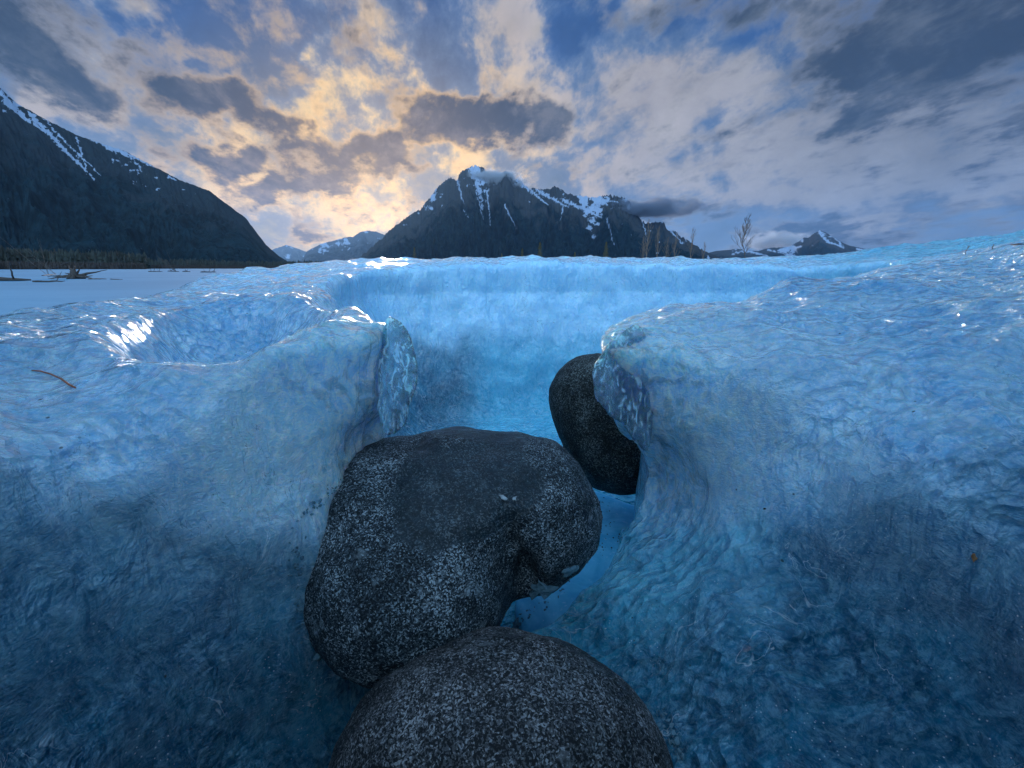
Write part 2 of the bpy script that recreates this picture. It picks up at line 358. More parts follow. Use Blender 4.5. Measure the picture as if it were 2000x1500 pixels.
# ------------------------------------------------------------------ materials
def ice_material(name, tips):
    m, N = material(name)
    P = N.coord('Object'); s = N.sep(P); nrm = N.sep(N.geo('Normal'))
    up = N.ss(nrm[2], 0.25, 0.85)
    wv = N.v('ADD', P, N.v('SCALE', N.v('SUBTRACT', N.noise(P, 9, 3, 0.5, color=True), (.5, .5, .5)), scale=0.05))
    # melt cups on the tops, ripples and flutes on the faces
    cup = N.m('POWER', N.voro(N.v('MULTIPLY', wv, (1.0, 1.5, 1.0)), 26, 'F1'), 1.6)
    cup2 = N.m('POWER', N.voro(N.v('MULTIPLY', wv, (1, 1.4, 1)), 60, 'F1'), 1.6)
    flute = N.noise(N.v('MULTIPLY', wv, (1, 1, 0.16)), 34, 3, 0.6, 0.6)
    rip = N.noise(N.v('MULTIPLY', wv, (1, 1, 2.6)), 75, 4, 0.65, 1.6)
    fine = N.noise(P, 260, 3, 0.6, 0.5)
    lump = N.noise(wv, 22, 4, 0.6, 1.2)
    side = N.m('SUBTRACT', 1.0, up)
    h = N.m('MULTIPLY', cup, N.m('MULTIPLY', N.m('MULTIPLY_ADD', up, 0.030, 0.002), N.lin(s[1], 1.6, 2.4, 1.0, .35)))
    h = N.m('MULTIPLY_ADD', cup2, N.m('MULTIPLY_ADD', up, .006, .0022), h)
    h = N.m('MULTIPLY_ADD', N.m('MULTIPLY', flute, side), 0.020, h)
    h = N.m('MULTIPLY_ADD', rip, N.ss(N.noise(P, 6.0, 3),           .38, .62, .001, .0065), h)
    h = N.m('MULTIPLY_ADD', lump, N.lin(s[1], 1.3, 2.0, 0.007, .002), h)
    h = N.m('MULTIPLY_ADD', fine, 0.0020, h)
    h = N.m('MULTIPLY', h, N.lin(s[1], 1.5, 2.3, 1.0, .40))
    nd = N.v('DISTANCE', P, tuple(tips[0][0]))
    h = N.m('MULTIPLY_ADD', N.m('MULTIPLY', N.noise(N.v('MULTIPLY', wv, (1, 1, .45)), 95, 4, .68, .8), N.ss(nd, .55, .1)), .010, h)
    bmp = N.bump(h, 1.0, 2.0)
    # bubbly white ice against clear blue ice, with glow and shade painted in
    far = N.ss(s[1], 1.5, 2.2)
    cloudy = N.ss(N.noise(wv, 5.0, 6, 0.65, 0.8), 0.38, 0.66)
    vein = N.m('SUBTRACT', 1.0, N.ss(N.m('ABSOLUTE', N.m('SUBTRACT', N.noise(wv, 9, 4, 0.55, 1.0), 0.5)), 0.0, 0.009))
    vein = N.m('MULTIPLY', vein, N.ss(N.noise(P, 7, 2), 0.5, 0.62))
    crk = N.m('SUBTRACT', 1.0, N.ss(N.m('ABSOLUTE', N.m('SUBTRACT', N.noise(N.v('MULTIPLY', wv, (1, 1, .35)), 19, 4, .6, 1.5), 0.47)), 0.0, 0.010))
    crk = N.m('MULTIPLY', crk, N.ss(N.noise(P, 5, 2), 0.52, 0.62))
    # backlit glow of the noses, painted as a paler colour
    white = N.ss(N.v('DISTANCE', N.v('ADD', wv, N.v('SCALE', N.v('SUBTRACT', N.noise(P, 4, 3, color=True), (.5, .5, .5)), scale=.35)), tuple(tips[0][0])), .62, .10)
    # a bubbly upper layer over clear blue ice darkened to paint in shade, parted by a ragged line
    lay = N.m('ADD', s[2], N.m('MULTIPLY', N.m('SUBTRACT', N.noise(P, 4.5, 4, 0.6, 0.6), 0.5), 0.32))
    lay = N.m('ADD', lay, N.m('MULTIPLY', N.m('MINIMUM', N.m('SUBTRACT', s[1], .85), 0.0), .62))      # dark colour climbs towards the viewer, as painted shade
    lay = N.m('SUBTRACT', lay, N.m('MULTIPLY', N.m('MAXIMUM', N.m('SUBTRACT', N.m('ABSOLUTE', s[0]), .62), 0.0), .34))  # and towards both sides, painting in the dark corners
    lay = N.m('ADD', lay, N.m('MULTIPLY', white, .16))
    deep_shade = N.m('MULTIPLY_ADD', N.ss(lay, -0.36, -0.50), .6, N.m('MULTIPLY', N.ss(lay, -0.30, -0.85), .4))
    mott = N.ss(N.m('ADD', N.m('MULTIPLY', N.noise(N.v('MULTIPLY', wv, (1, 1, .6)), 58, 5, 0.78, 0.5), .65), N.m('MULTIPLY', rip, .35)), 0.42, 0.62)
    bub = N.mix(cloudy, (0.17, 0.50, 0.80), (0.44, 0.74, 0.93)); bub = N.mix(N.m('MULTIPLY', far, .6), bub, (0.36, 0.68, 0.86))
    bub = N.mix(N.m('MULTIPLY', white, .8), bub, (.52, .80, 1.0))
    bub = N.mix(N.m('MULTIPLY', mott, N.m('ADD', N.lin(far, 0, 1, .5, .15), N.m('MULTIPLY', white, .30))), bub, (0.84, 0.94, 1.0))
    clr_shade = N.mix(cloudy, (0.003, 0.080, 0.155), (0.012, 0.19, 0.31)); clr_shade = N.mix(N.m('MULTIPLY', mott, .26), clr_shade, (0.38, 0.70, 0.82))  # clear ice tones, kept dark to carry the painted shade
    turq_glow = N.mix(cloudy, (0.02, 0.34, 0.52), (0.08, 0.52, 0.72)); turq_glow = N.mix(N.m('MULTIPLY', mott, .25), turq_glow, (0.45, 0.78, 0.90))  # turquoise glow of the low ice, put into the colour
    clr_shade = N.mix(N.m('MULTIPLY', N.ss(N.m('ADD', s[1], N.m('MULTIPLY', N.noise(P, 5, 3), .3)), .78, 1.06), N.ss(s[0], -.35, -.1)), clr_shade, turq_glow)
    col = N.mix(deep_shade, bub, clr_shade)
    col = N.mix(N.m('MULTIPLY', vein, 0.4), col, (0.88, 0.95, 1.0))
    col = N.mix(N.m('MULTIPLY', crk, 0.6), col, (0.06, 0.20, 0.30))
    dots = N.m('MULTIPLY', N.ss(N.voro(P, 120, 'F1'), .16, .08), N.ss(N.noise(P, 6, 3), .5, .62)); col = N.mix(N.m('MULTIPLY', dots, .6), col, (0.92, 0.97, 1.0))
    dirt = N.m('MULTIPLY', N.ss(N.voro(wv, 34, 'F1'), .10, .05), N.ss(N.noise(P, 4.2, 3), .55, .62)); col = N.mix(dirt, col, (0.03, 0.04, 0.04))
    f = None                                  # the thin tips are clear and let light through
    for (c, r) in tips:
        q = N.ss(N.v('DISTANCE', wv, tuple(c)), r, r * 0.35)
        f = q if f is None else N.m('MAXIMUM', f, q)
    col = N.mix(N.m('MULTIPLY', f, .8), col, N.mix(mott, (.34, .68, .99), (.82, .93, 1)))  # tips also painted paler, for their backlit glow
    B = N.bsdf(Base_Color=col, Roughness=N.lin(N.noise(P, 40, 4), 0.3, 0.7, 0.06, 0.22), IOR=1.31, Normal=bmp)
    B.subsurface_method = 'RANDOM_WALK'
    N.put(B.inputs['Subsurface Weight'], N.lin(f, 0, 1, .6, .95))
    B.inputs['Subsurface Radius'].default_value = (0.25, 0.7, 1.0)
    B.inputs['Specular IOR Level'].default_value = 1.0
    B.inputs['Coat Weight'].default_value = 1.0; B.inputs['Coat Roughness'].default_value = 0.05; B.inputs['Coat IOR'].default_value = 1.45
    N.put(B.inputs['Coat Normal'], bmp)
    G = N.bsdf(Base_Color=(0.80, 0.93, 1.0), Roughness=0.06, IOR=1.31, Normal=bmp)
    G.inputs['Transmission Weight'].default_value = 1.0
    N.put(B.inputs['Subsurface Scale'], N.lin(f, 0, 1, .030, .10))
    B.subsurface_method = 'RANDOM_WALK'
    f = N.m('MULTIPLY', f, N.ss(lump, 0.48, 0.62, 0.0, 0.28))
    mx = N.n.new('ShaderNodeMixShader'); N.put(mx.inputs[0], f); N.l.new(B.outputs[0], mx.inputs[1]); N.l.new(G.outputs[0], mx.inputs[2])
    N.out(mx.outputs[0]); return m

def granite(name, dark, mid, light, patch=None, grain=1.0):
    m, N = material(name); P = N.coord('Object')
    wv = N.v('ADD', P, N.v('SCALE', N.v('SUBTRACT', N.noise(P, 60, 3, color=True), (.5, .5, .5)), scale=0.012))
    g1 = N.n.new('ShaderNodeTexVoronoi'); N.put(g1.inputs['Vector'], wv); g1.inputs['Scale'].default_value = 330 * grain
    cellv = N.sep(g1.outputs['Color'])[0]
    a = N.noise(wv, 190 * grain, 5, 0.75); b = N.noise(P, 14, 4, 0.6)
    v = N.m('ADD', N.m('MULTIPLY', cellv, 0.5), N.m('ADD', N.m('MULTIPLY', a, 1.1), N.m('MULTIPLY', N.m('SUBTRACT', b, 0.5), 0.5)))
    col = N.ramp(N.lin(v, 0.45, 1.25), [(0.0, dark), (0.38, dark), (0.48, mid), (0.64, mid), (0.74, light), (1.0, light)])
    big = N.ss(N.noise(P, 26, 3, 0.6), 0.62, 0.72)
    col = N.mix(N.m('MULTIPLY', big, 0.35), col, light)
    tint = N.ss(N.noise(P, 9, 4, .6, .5), .35, .65); col = N.mix(1.0, col, N.mix(tint, (.62, .66, .66), (1.15, 1.12, 1.08)), 'MULTIPLY')
    vn = N.m('SUBTRACT', 1.0, N.ss(N.m('ABSOLUTE', N.m('SUBTRACT', N.noise(N.map(P, rot=(.5, .3, .9), scale=(1, .25, 1)), 13, 3, .5, .8), .5)), 0, .007))
    vn = N.m('MULTIPLY', vn, N.ss(N.noise(P, 5, 2), .5, .6)); col = N.mix(N.m('MULTIPLY', vn, .35), col, (.42, .42, .40))
    pit = N.ss(N.voro(P, 36, 'F1'), .10, .03); col = N.mix(N.m('MULTIPLY', pit, .8), col, (.006, .008, .009))
    rough = 0.62
    h = N.m('ADD', N.m('MULTIPLY', a, 0.0022), N.m('MULTIPLY', N.noise(P, 40, 5, 0.6), 0.007))
    if patch:
        q = None
        for (c, r) in patch:
            dv = N.v('LENGTH', N.v('DIVIDE', N.v('SUBTRACT', N.v('ADD', P, N.v('SCALE', N.v('SUBTRACT', N.noise(P, 13, 4, color=True), (.5, .5, .5)), scale=0.075)), tuple(c)), tuple(r)))
            e = N.ss(dv, 1.02, 0.86); q = e if q is None else N.m('MAXIMUM', q, e)
        film = N.mix(N.ss(N.noise(wv, 90, 5, 0.7), 0.45, 0.75), (0.004, 0.012, 0.018), (0.022, 0.050, 0.066))
        col = N.mix(N.m('MULTIPLY', q, 0.74), col, film); rough = N.lin(q, 0, 1, 0.62, 0.5)
        h = N.m('MULTIPLY', h, N.lin(q, 0, 1, 1.0, 0.35))
    B = N.bsdf(Base_Color=col, Roughness=rough, Normal=N.bump(h, 0.8, 1.0))
    B.inputs['Specular IOR Level'].default_value = .22
    N.out(B.outputs[0]); return m

def simple(name, col, rough=0.8, var=0.3, scale=8, bump=0.0):
    m, N = material(name); P = N.coord('Object')
    n = N.noise(P, scale, 5, 0.6)
    c = N.mix(N.ss(n, 0.3, 0.7), tuple(x * (1 - var) for x in col), tuple(min(1, x * (1 + var)) for x in col))
    kw = dict(Base_Color=c, Roughness=rough)
    if bump: kw['Normal'] = N.bump(n, 1.0, bump)
    N.out(N.bsdf(**kw).outputs[0]); return m

# ------------------------------------------------------------------ the ice
PIT = catmull([(-.262, .93), (-.32, .80), (-.42, .70), (-.53, .58), (-.58, .42), (-.60, .2), (-.56, -.1), (-.4, -.42), (0, -.52), (.4, -.42),
               (.62, -.1), (.70, .2), (.70, .48), (.64, .74), (.50, .90), (.34, .99), (.245, 1.02), (.245, 1.12), (.32, 1.25), (.62, 1.45),
               (1.0, 1.68), (1.5, 1.98), (1.95, 2.25), (1.9, 2.6), (1.5, 2.85), (.9, 2.95), (.2, 2.95), (-.4, 2.85), (-.74, 2.55), (-.78, 2.15), (-.60, 1.55), (-.40, 1.2), (-.275, 1.0)])
OUT = catmull([(-1.55, -1.4), (-1.5, .2), (-1.5, 1.2), (-1.62, 2.0), (-1.75, 2.8), (-1.35, 3.35), (-.6, 3.55), (.5, 3.6), (1.6, 3.65), (2.8, 3.4), (3.5, 2.4), (3.6, .5), (3.4, -1.4), (1, -1.6)])
TOP = np.array([(-.22, .93, -.115), (-.5, .75, -.148), (-.57, .5, -.165), (-.72, .08, .45), (-1, .7, -.125), (-1.6, .2, .8), (-1.5, 1.25, -.100), (-1.6, 2.0, -.10),
                (-.57, 1.42, -.105), (-.9, 2.2, -.045), (-.45, 1.15, -.11), (-1.65, 2.8, -.015), (-1.2, 3.1, .028), (-.5, 3.1, .042), (0, 3.15, .052), (.6, 3.15, .05), (1.2, 3.15, .045), (1.85, 3.2, .042),
                (2.15, 2.7, .042), (2.6, 2.3, .105), (.22, 1.05, -.170), (.37, 1.10, -.142), (.6, 1.2, -.118), (.8, 1.34, -.075), (1.0, 1.45, -.04), (1.57, 1.55, .003),
                (1.05, .9, -.075), (.75, .75, -.20), (.75, .4, -.22), (1.05, .45, -.06), (1.1, .0, .85), (1.9, .6, .75), (2.8, .9, .9), (.95, -.2, 1.0), (0, -.6, -.1), (0, -1.1, -.1), (-.95, -.3, 1.0),
                (2.6, -.8, .9), (-1.3, -1, .8), (1.1, -1, .9), (.35, -.6, -.05), (-.35, -.6, -.05), (2.0, 2.2, .05), (-1.15, .0, .75), (-1.0, .42, -.10), (1.6, .1, 1.1), (1.6, 1.15, .05), (-1.5, .9, -.05)])  # high points beside the camera: unseen shoulders added to shade the near ice
B_REG = [(-.10, -1.7), (-.08, .55), (-.02, .9), (.0, 1.15), (.12, 1.42), (.35, 1.56), (.62, 1.60), (1.0, 1.76), (1.9, 2.22), (2.4, 2.42), (3.8, 2.75), (3.8, -1.7)]

def rbf(px, py, C):
    n = len(C); D = np.hypot(C[:, None, 0] - C[None, :, 0], C[:, None, 1] - C[None, :, 1])
    w = np.linalg.solve(np.sqrt(D * D + .01) + np.eye(n) * -0.002, C[:, 2] - C[:, 2].mean())
    r = np.full(px.shape, C[:, 2].mean())
    for i in range(n): r += w[i] * np.sqrt((px - C[i, 0]) ** 2 + (py - C[i, 1]) ** 2 + .01)
    return r

def ice_field(xs, ys, zs):
    X, Y = np.meshgrid(xs, ys, indexing='ij')
    T = rbf(X, Y, TOP)
    ca, sa = math.cos(0.55), math.sin(0.55)           # the hollow behind the near lobe
    hx, hy = X + .70, Y - 1.15; u = hx * ca + hy * sa; v = -hx * sa + hy * ca
    rr = np.sqrt((u / .21) ** 2 + (v / .42) ** 2) + .16 * perlin(X * 4, Y * 4, 0, 5)
    T = T - .17 * sstep(rr, 1.2, .45) + .018 * np.exp(-((rr - 1.2) / .2) ** 2)
    O = seg_sd(X, Y, OUT)
    T = T - np.where(O < .15, ((.15 - O) ** 2) * 2.2, 0)
    T = T + .022 * fbm(X * 3.1, Y * 3.1, 0, 3, 3) * sstep(O, 0, .2)
    Pd = seg_sd(X, Y, PIT) + .05 * fbm(X * 3.4, Y * 3.4, 0, 3, 11) * sstep(np.hypot(X + .2, Y - .95), .1, .4) * sstep(np.hypot(X - .2, Y - 1.05), .1, .4)
    # floor: a terrace on the near side that breaks off to the lower floor behind the boulders
    t = (X - .15) * (-.69) + (Y - .905) * .72
    fl = -.74 + .04 * fbm(X * 2.2, Y * 2.2, 0, 3, 8) + .14 * sstep(X, .12, .42) - (.22 + .12 * sstep(X, .12, .42)) * sstep(t + .03 * perlin(X * 9, Y * 9, 0, 3), -.005, .045)
    fl = np.where(Y > 1.3, fl + .05 * sstep(Y, 1.3, 2.6), fl)
    # how far the wall leans in (-) or is undercut (+) with depth
    left = sstep(X, -.15, -.35) * sstep(Y, 1.1, .9)
    right = sstep(X, .25, .45) * sstep(Y, 1.25, 1.0)
    tipL = np.exp(-((X + .24) ** 2 + (Y - .90) ** 2) / .014)
    tipR = np.exp(-((X - .27) ** 2 + (Y - 1.05) ** 2) / .040)
    zb = np.interp(Y, [.3, .5, .62, .70, .78], [-.15, -.21, -.42, -.50, -.75]) + .05 * fbm(X * 9, Y * 9, 0, 2, 21)
    back = sstep(Y, 1.5, 2.2)
    kt = .020 + .13 * sstep(np.minimum(np.hypot(X + .24, Y - .9), np.hypot(X - .25, Y - 1.05)), .12, .6) * (1 - .78 * back)
    fl = np.maximum(fl, GROUND + .025 + .012 * perlin(X * 5, Y * 5, 0, 4))
    F_ = np.empty((len(xs), len(ys), len(zs)), np.float32)
    shade_roof = np.minimum(.30 + .75 * np.clip(np.abs(X) - 1.0, 0, .9) - Y, np.abs(X) - .40); rn = fbm(X * 3, Y * 3, 0, 2, 77)  # unseen overhang above the camera, added to shade the near ice
    for k, z in enumerate(zs):
        dz = -.15 - z
        off = -left * (.22 * np.clip(dz, 0, .55)) * (1 - tipL) + left * .012 * sstep(zb - z, 0, .05) * (1 - tipL)
        off = off - right * .30 * np.clip(dz, 0, .6) * (1 - tipR)
        off = off + tipL * (.10 * sstep(-z, .26, .36) - .012 * sstep(-z, .2, .12)) + tipR * (.17 * sstep(-z, .30, .56) - .03 * sstep(-z, .27, .16))
        off = off - back * .35 * np.clip(dz, 0, .9)
        wall = -(Pd + off)
        kk = .16 if z < -.4 else .16
        body = smax(wall, (fl - z) , .14)
        F_[:, :, k] = smin(T - z, body, kt)
        if z > .6: F_[:, :, k] = smax(F_[:, :, k], np.minimum(shade_roof, min(z - .78, 1.12 - z) + .03 * rn), .10)
    return F_, X, Y

def build_ice():
    xs = axis(-2.7, 4.0, -.80, .9, .0085, .035)
    ys = axis(-1.5, 5.0, .30, 1.25, .0085, .035)
    zs = axis(-1.04, 1.3, -.50, -.04, .0085, .03)
    F_, X, Y = ice_field(xs, ys, zs)
    F_ = np.minimum(F_, (zs - (GROUND - .08))[None, None, :])
    reg = seg_sd(X, Y, B_REG)
    res = []
    for sgn in (-1, 1):
        G = np.minimum(F_, (sgn * reg + .012)[:, :, None])
        G = np.minimum(G, np.minimum(Y + 1.3, np.minimum(3.7 - X, 4.8 - Y))[:, :, None])
        V, Q = surface_nets(G, xs, ys, zs)
        n = vnormals(V, Q)
        x, y, z = V.T
        w = perlin(x * 7, y * 7, z * 7, 2) * .5
        d = .020 * fbm(x * 5, y * 5, z * 5, 2, 31)
        c1 = cells(x * 13 + w, y * 17 + w, z * 13, 4); upn = np.clip(n[:, 2], 0, 1)
        c2 = cells(x * 27 + w, y * 36 + w, z * 27, 14)
        d += (.017 * (c1 ** 1.5 - .35) + .004 * (c2 ** 1.5 - .35)) * (.07 + .93 * upn)
        d += .007 * fbm(x * 24, y * 24, z * 4, 2, 41) * (1 - upn)
        tp = np.maximum(np.exp(-((x + .24) ** 2 + (y - .90) ** 2) / .03), np.exp(-((x - .27) ** 2 + (y - 1.04) ** 2) / .04))
        c3 = cells(x * 40 + w, y * 40 + w, z * 13 + w, 24)
        d += tp * (.009 * (c3 - .45) + .007 * fbm(x * 45, y * 45, z * 14, 3, 61))
        buried = np.abs((seg_sd(x, y, B_REG) * sgn)) < .03
        d = np.where(buried, 0, d)
        V = V + n * d[:, None]
        res.append((V, Q))
    return res
tipsL = [((-.25, .90, -.22), .30), ((-.28, .86, -.36), .20)]
tipsR = [((.25, 1.03, -.24), .34), ((.34, 1.04, -.48), .20)]
(VA, QA), (VB, QB) = build_ice()
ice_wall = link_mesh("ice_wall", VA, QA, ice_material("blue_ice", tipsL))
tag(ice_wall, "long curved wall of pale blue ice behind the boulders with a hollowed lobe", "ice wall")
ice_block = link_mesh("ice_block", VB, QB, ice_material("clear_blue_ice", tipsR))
tag(ice_block, "sloping block of blue ice with a clear rounded nose overhanging the smallest boulder", "ice block")

# the glass-clear rims on the two noses
def clear_rim(parent, outline, t, thick, seed):
    pp = [at(px, py, t) for px, py in outline]; yc = sum(p.y for p in pp) / len(pp)
    lean = [(p.y - yc) for p in pp]; P2 = catmull([(p.x, p.z) for p in pp], 5)
    lo, hi = P2.min(0) - .02, P2.max(0) + .02
    k = np.polyfit([p.z for p in pp], [p.y for p in pp], 1)          # it leans with the ice face
    xs = np.arange(lo[0], hi[0], .0028); zs = np.arange(lo[1], hi[1], .0028); ys = np.arange(-.06, .06, .0028)
    X, Z = np.meshgrid(xs, zs, indexing='ij'); d = seg_sd(X, Z, P2)
    X3, Y3, Z3 = np.meshgrid(xs, ys, zs, indexing='ij')
    th = thick * np.sqrt(np.clip(d, 0, .05) / .05)
    f = np.minimum(th[:, None, :] - np.abs(Y3), d[:, None, :] * .6)
    V, Q = surface_nets(f.astype(np.float32), xs, ys, zs); n = vnormals(V, Q); x, y, z = V.T
    dd = .0045 * fbm(x * 50, y * 50, z * 14, 3, seed) + .004 * (cells(x * 60, y * 60, z * 22, seed) - .5)
    V = V + n * dd[:, None]; V[:, 1] += np.polyval(k, V[:, 2])
    o = link_mesh("clear_rim", V, Q, m_clear, parent=parent); o['label'] = "glass clear fluted edge of the nose"; return o
m_clear, N = material("clear_glassy_ice"); P = N.coord('Object')
hh_ = N.m('ADD', N.m('MULTIPLY', N.noise(N.v('MULTIPLY', P, (1, 1, .2)), 90, 4, .6, .8), .006), N.m('MULTIPLY', N.noise(P, 160, 3, .6, 1), .002))
bm_ = N.bump(hh_, 1.0, 1.0)
G = N.bsdf(Base_Color=(.80, .91, 1.0), Roughness=.03, IOR=1.31, Normal=bm_); G.inputs['Transmission Weight'].default_value = 1.0
B = N.bsdf(Base_Color=(.50, .72, 1.0), Roughness=.15, Normal=bm_)
B.inputs['Subsurface Weight'].default_value = 1.0; B.inputs['Subsurface Radius'].default_value = (.4, .8, 1.0); B.inputs['Subsurface Scale'].default_value = .05
mx = N.n.new('ShaderNodeMixShader'); N.put(mx.inputs[0], N.ss(N.noise(N.v('MULTIPLY', P, (1, 1, .35)), 70, 4, .65, 1), .50, .64, .12, .85)); N.l.new(G.outputs[0], mx.inputs[1]); N.l.new(B.outputs[0], mx.inputs[2]); N.out(mx.outputs[0])
clear_rim(ice_wall, [(752, 630), (775, 626), (795, 640), (810, 685), (816, 735), (808, 772), (800, 802), (788, 832), (768, 846), (745, 840), (738, 745)], .92, .017, 5)
clear_rim(ice_block, [(1163, 775), (1158, 735), (1168, 702), (1188, 672), (1212, 650), (1250, 637), (1275, 700), (1275, 800), (1268, 880), (1240, 862), (1215, 830), (1185, 805)], 1.04, .019, 9)

# refrozen melt water on the low floor behind the big boulder
m_pud, N = material("refrozen_water"); P = N.coord('Object')
c = N.mix(N.ss(N.noise(P, 7, 4, .6, .5), .35, .65), (.05, .32, .52), (.14, .50, .70))
c = N.mix(N.m('MULTIPLY', N.ss(N.noise(P, 60, 4, .7), .6, .7), .3), c, (.6, .8, .95))
B = N.bsdf(Base_Color=c, Roughness=.35, IOR=1.2, Normal=N.bump(N.noise(P, 9, 3), 1, .01)); B.inputs['Subsurface Weight'].default_value = .6
B.inputs['Subsurface Radius'].default_value = (.25, .7, 1); B.inputs['Subsurface Scale'].default_value = .04; 
N.out(B.outputs[0])
nr, nt_ = 24, 72; V = [(0, 0, .012)]; 
for i in range(1, nr + 1):
    for j in range(nt_):
        th = 2 * math.pi * j / nt_; q = i / nr; R0 = (.33 + .05 * math.sin(3 * th + 1) + .03 * math.sin(5 * th)) * q
        V.append((R0 * 1.15 * math.cos(th), R0 * 1.2 * math.sin(th), .012 * (1 - q ** 6) - (.03 if i == nr else 0)))
import bmesh as _b
bmq = _b.new(); vs = [bmq.verts.new(v) for v in V]
for j in range(nt_): bmq.faces.new((vs[0], vs[1 + j], vs[1 + (j + 1) % nt_]))
for i in range(nr - 1):
    for j in range(nt_):
        a0 = 1 + i * nt_; bmq.faces.new((vs[a0 + j], vs[a0 + nt_ + j], vs[a0 + nt_ + (j + 1) % nt_], vs[a0 + (j + 1) % nt_]))
bmq.faces.new([vs[1 + (nr - 1) * nt_ + j] for j in range(nt_)][::-1]); bmq.normal_update()
me = bpy.data.meshes.new("frozen_puddle"); bmq.to_mesh(me); bmq.free(); me.materials.append(m_pud)
for p_ in me.polygons: p_.use_smooth = True
pud = bpy.data.objects.new("frozen_puddle", me); COL.objects.link(pud); pud.location = (.30, 1.27, -.857)
tag(pud, "smooth sheet of refrozen blue melt water on the floor beneath the smallest boulder", "frozen puddle")

# ------------------------------------------------------------------ boulders
def ell(X, Y, Z, c, r, rot=None):
    p = np.stack([X - c[0], Y - c[1], Z - c[2]], -1)
    if rot is not None: p = p @ np.array(Matrix.Rotation(rot[1], 3, rot[0]))
    q = p / np.array(r); k0 = np.linalg.norm(q, axis=-1); k1 = np.linalg.norm(q / np.array(r), axis=-1)
    return -(k0 * (k0 - 1) / (k1 + 1e-9))                # positive inside
def boulder(name, parts, k, mat, step=.008, cut=None, seed=1, amp=1.0):
    allp = np.array([p[0] for p in parts]); R = max(max(p[1]) for p in parts) + .05
    lo, hi = allp.min(0) - R, allp.max(0) + R
    ax = [np.arange(lo[i], hi[i], step) for i in range(3)]
    X, Y, Z = np.meshgrid(*ax, indexing='ij')
    f = None
    for p in parts:
        e = ell(X, Y, Z, p[0], p[1], p[2] if len(p) > 2 else None)
        f = e if f is None else smax(f, e, k)
    if cut:
        for c in cut: f = smin(f, -ell(X, Y, Z, *c), .03)
    V, Q = surface_nets(f, *ax); n = vnormals(V, Q); x, y, z = V.T
    d = .016 * fbm(x * 5, y * 5, z * 5, 3, seed) + .005 * fbm(x * 19, y * 19, z * 19, 3, seed + 9) + .0016 * fbm(x * 80, y * 80, z * 80, 2, seed + 5)
    V = V + n * (d * amp)[:, None]
    c = V.mean(0); o = link_mesh(name, V - c, Q, mat); o.location = c
    return o, c
g_main = granite("granite_dark", (0.006, 0.010, 0.015), (0.060, 0.080, 0.096), (0.33, 0.39, 0.43), None)
A = lambda px, py, t: tuple(at(px, py, t))
main_parts = [(A(803, 1120, .93), (.208, .22, .180)), (A(885, 955, 1.02), (.25, .22, .118)), (A(1035, 1000, 1.05), (.150, .19, .172)), (A(728, 1105, .95), (.135, .17, .165)), (A(700, 1015, .97), (.110, .15, .110)), (A(738, 955, .99), (.115, .15, .095))]
b1, c1 = boulder("boulder", main_parts, .05, g_main, cut=[(A(1028, 1160, .865), (.024, .085, .075)), (A(1000, 1075, .83), (.016, .05, .05))], seed=3)
pc = np.array(at(915, 930, .92))
g_film = granite("granite_with_film", (0.006, 0.010, 0.015), (0.060, 0.080, 0.096), (0.33, 0.39, 0.43),
                 patch=[(tuple(pc - c1), (.155, .5, .066))], grain=1.3)
b1.data.materials[0] = g_film
tag(b1, "largest dark speckled boulder in the middle, lobed, with a smooth darker patch on top", "boulder", "granite boulders in the ice hollow")
g_front = granite("granite_warm", (0.010, 0.011, 0.013), (0.085, 0.085, 0.092), (0.30, 0.30, 0.315), None, 1.25)
b2, c2 = boulder("boulder", [(A(988, 1530, .70), (.258, .20, .20)), (A(940, 1510, .70), (.2, .19, .17))], .06, g_front, seed=8)
tag(b2, "paler grey speckled boulder in front, cut off by the picture's lower edge", "boulder", "granite boulders in the ice hollow")
g_small = granite("granite_brown", (0.006, 0.009, 0.010), (0.035, 0.045, 0.045), (0.15, 0.18, 0.18), None, 1.1)
b3, c3 = boulder("boulder", [(A(1160, 775, 1.60), (.155, .16, .15)), (A(1205, 870, 1.55), (.165, .16, .16))], .12, g_small, seed=14)
tag(b3, "smallest and darkest boulder, wedged behind the clear nose of the right hand ice", "boulder", "granite boulders in the ice hollow")

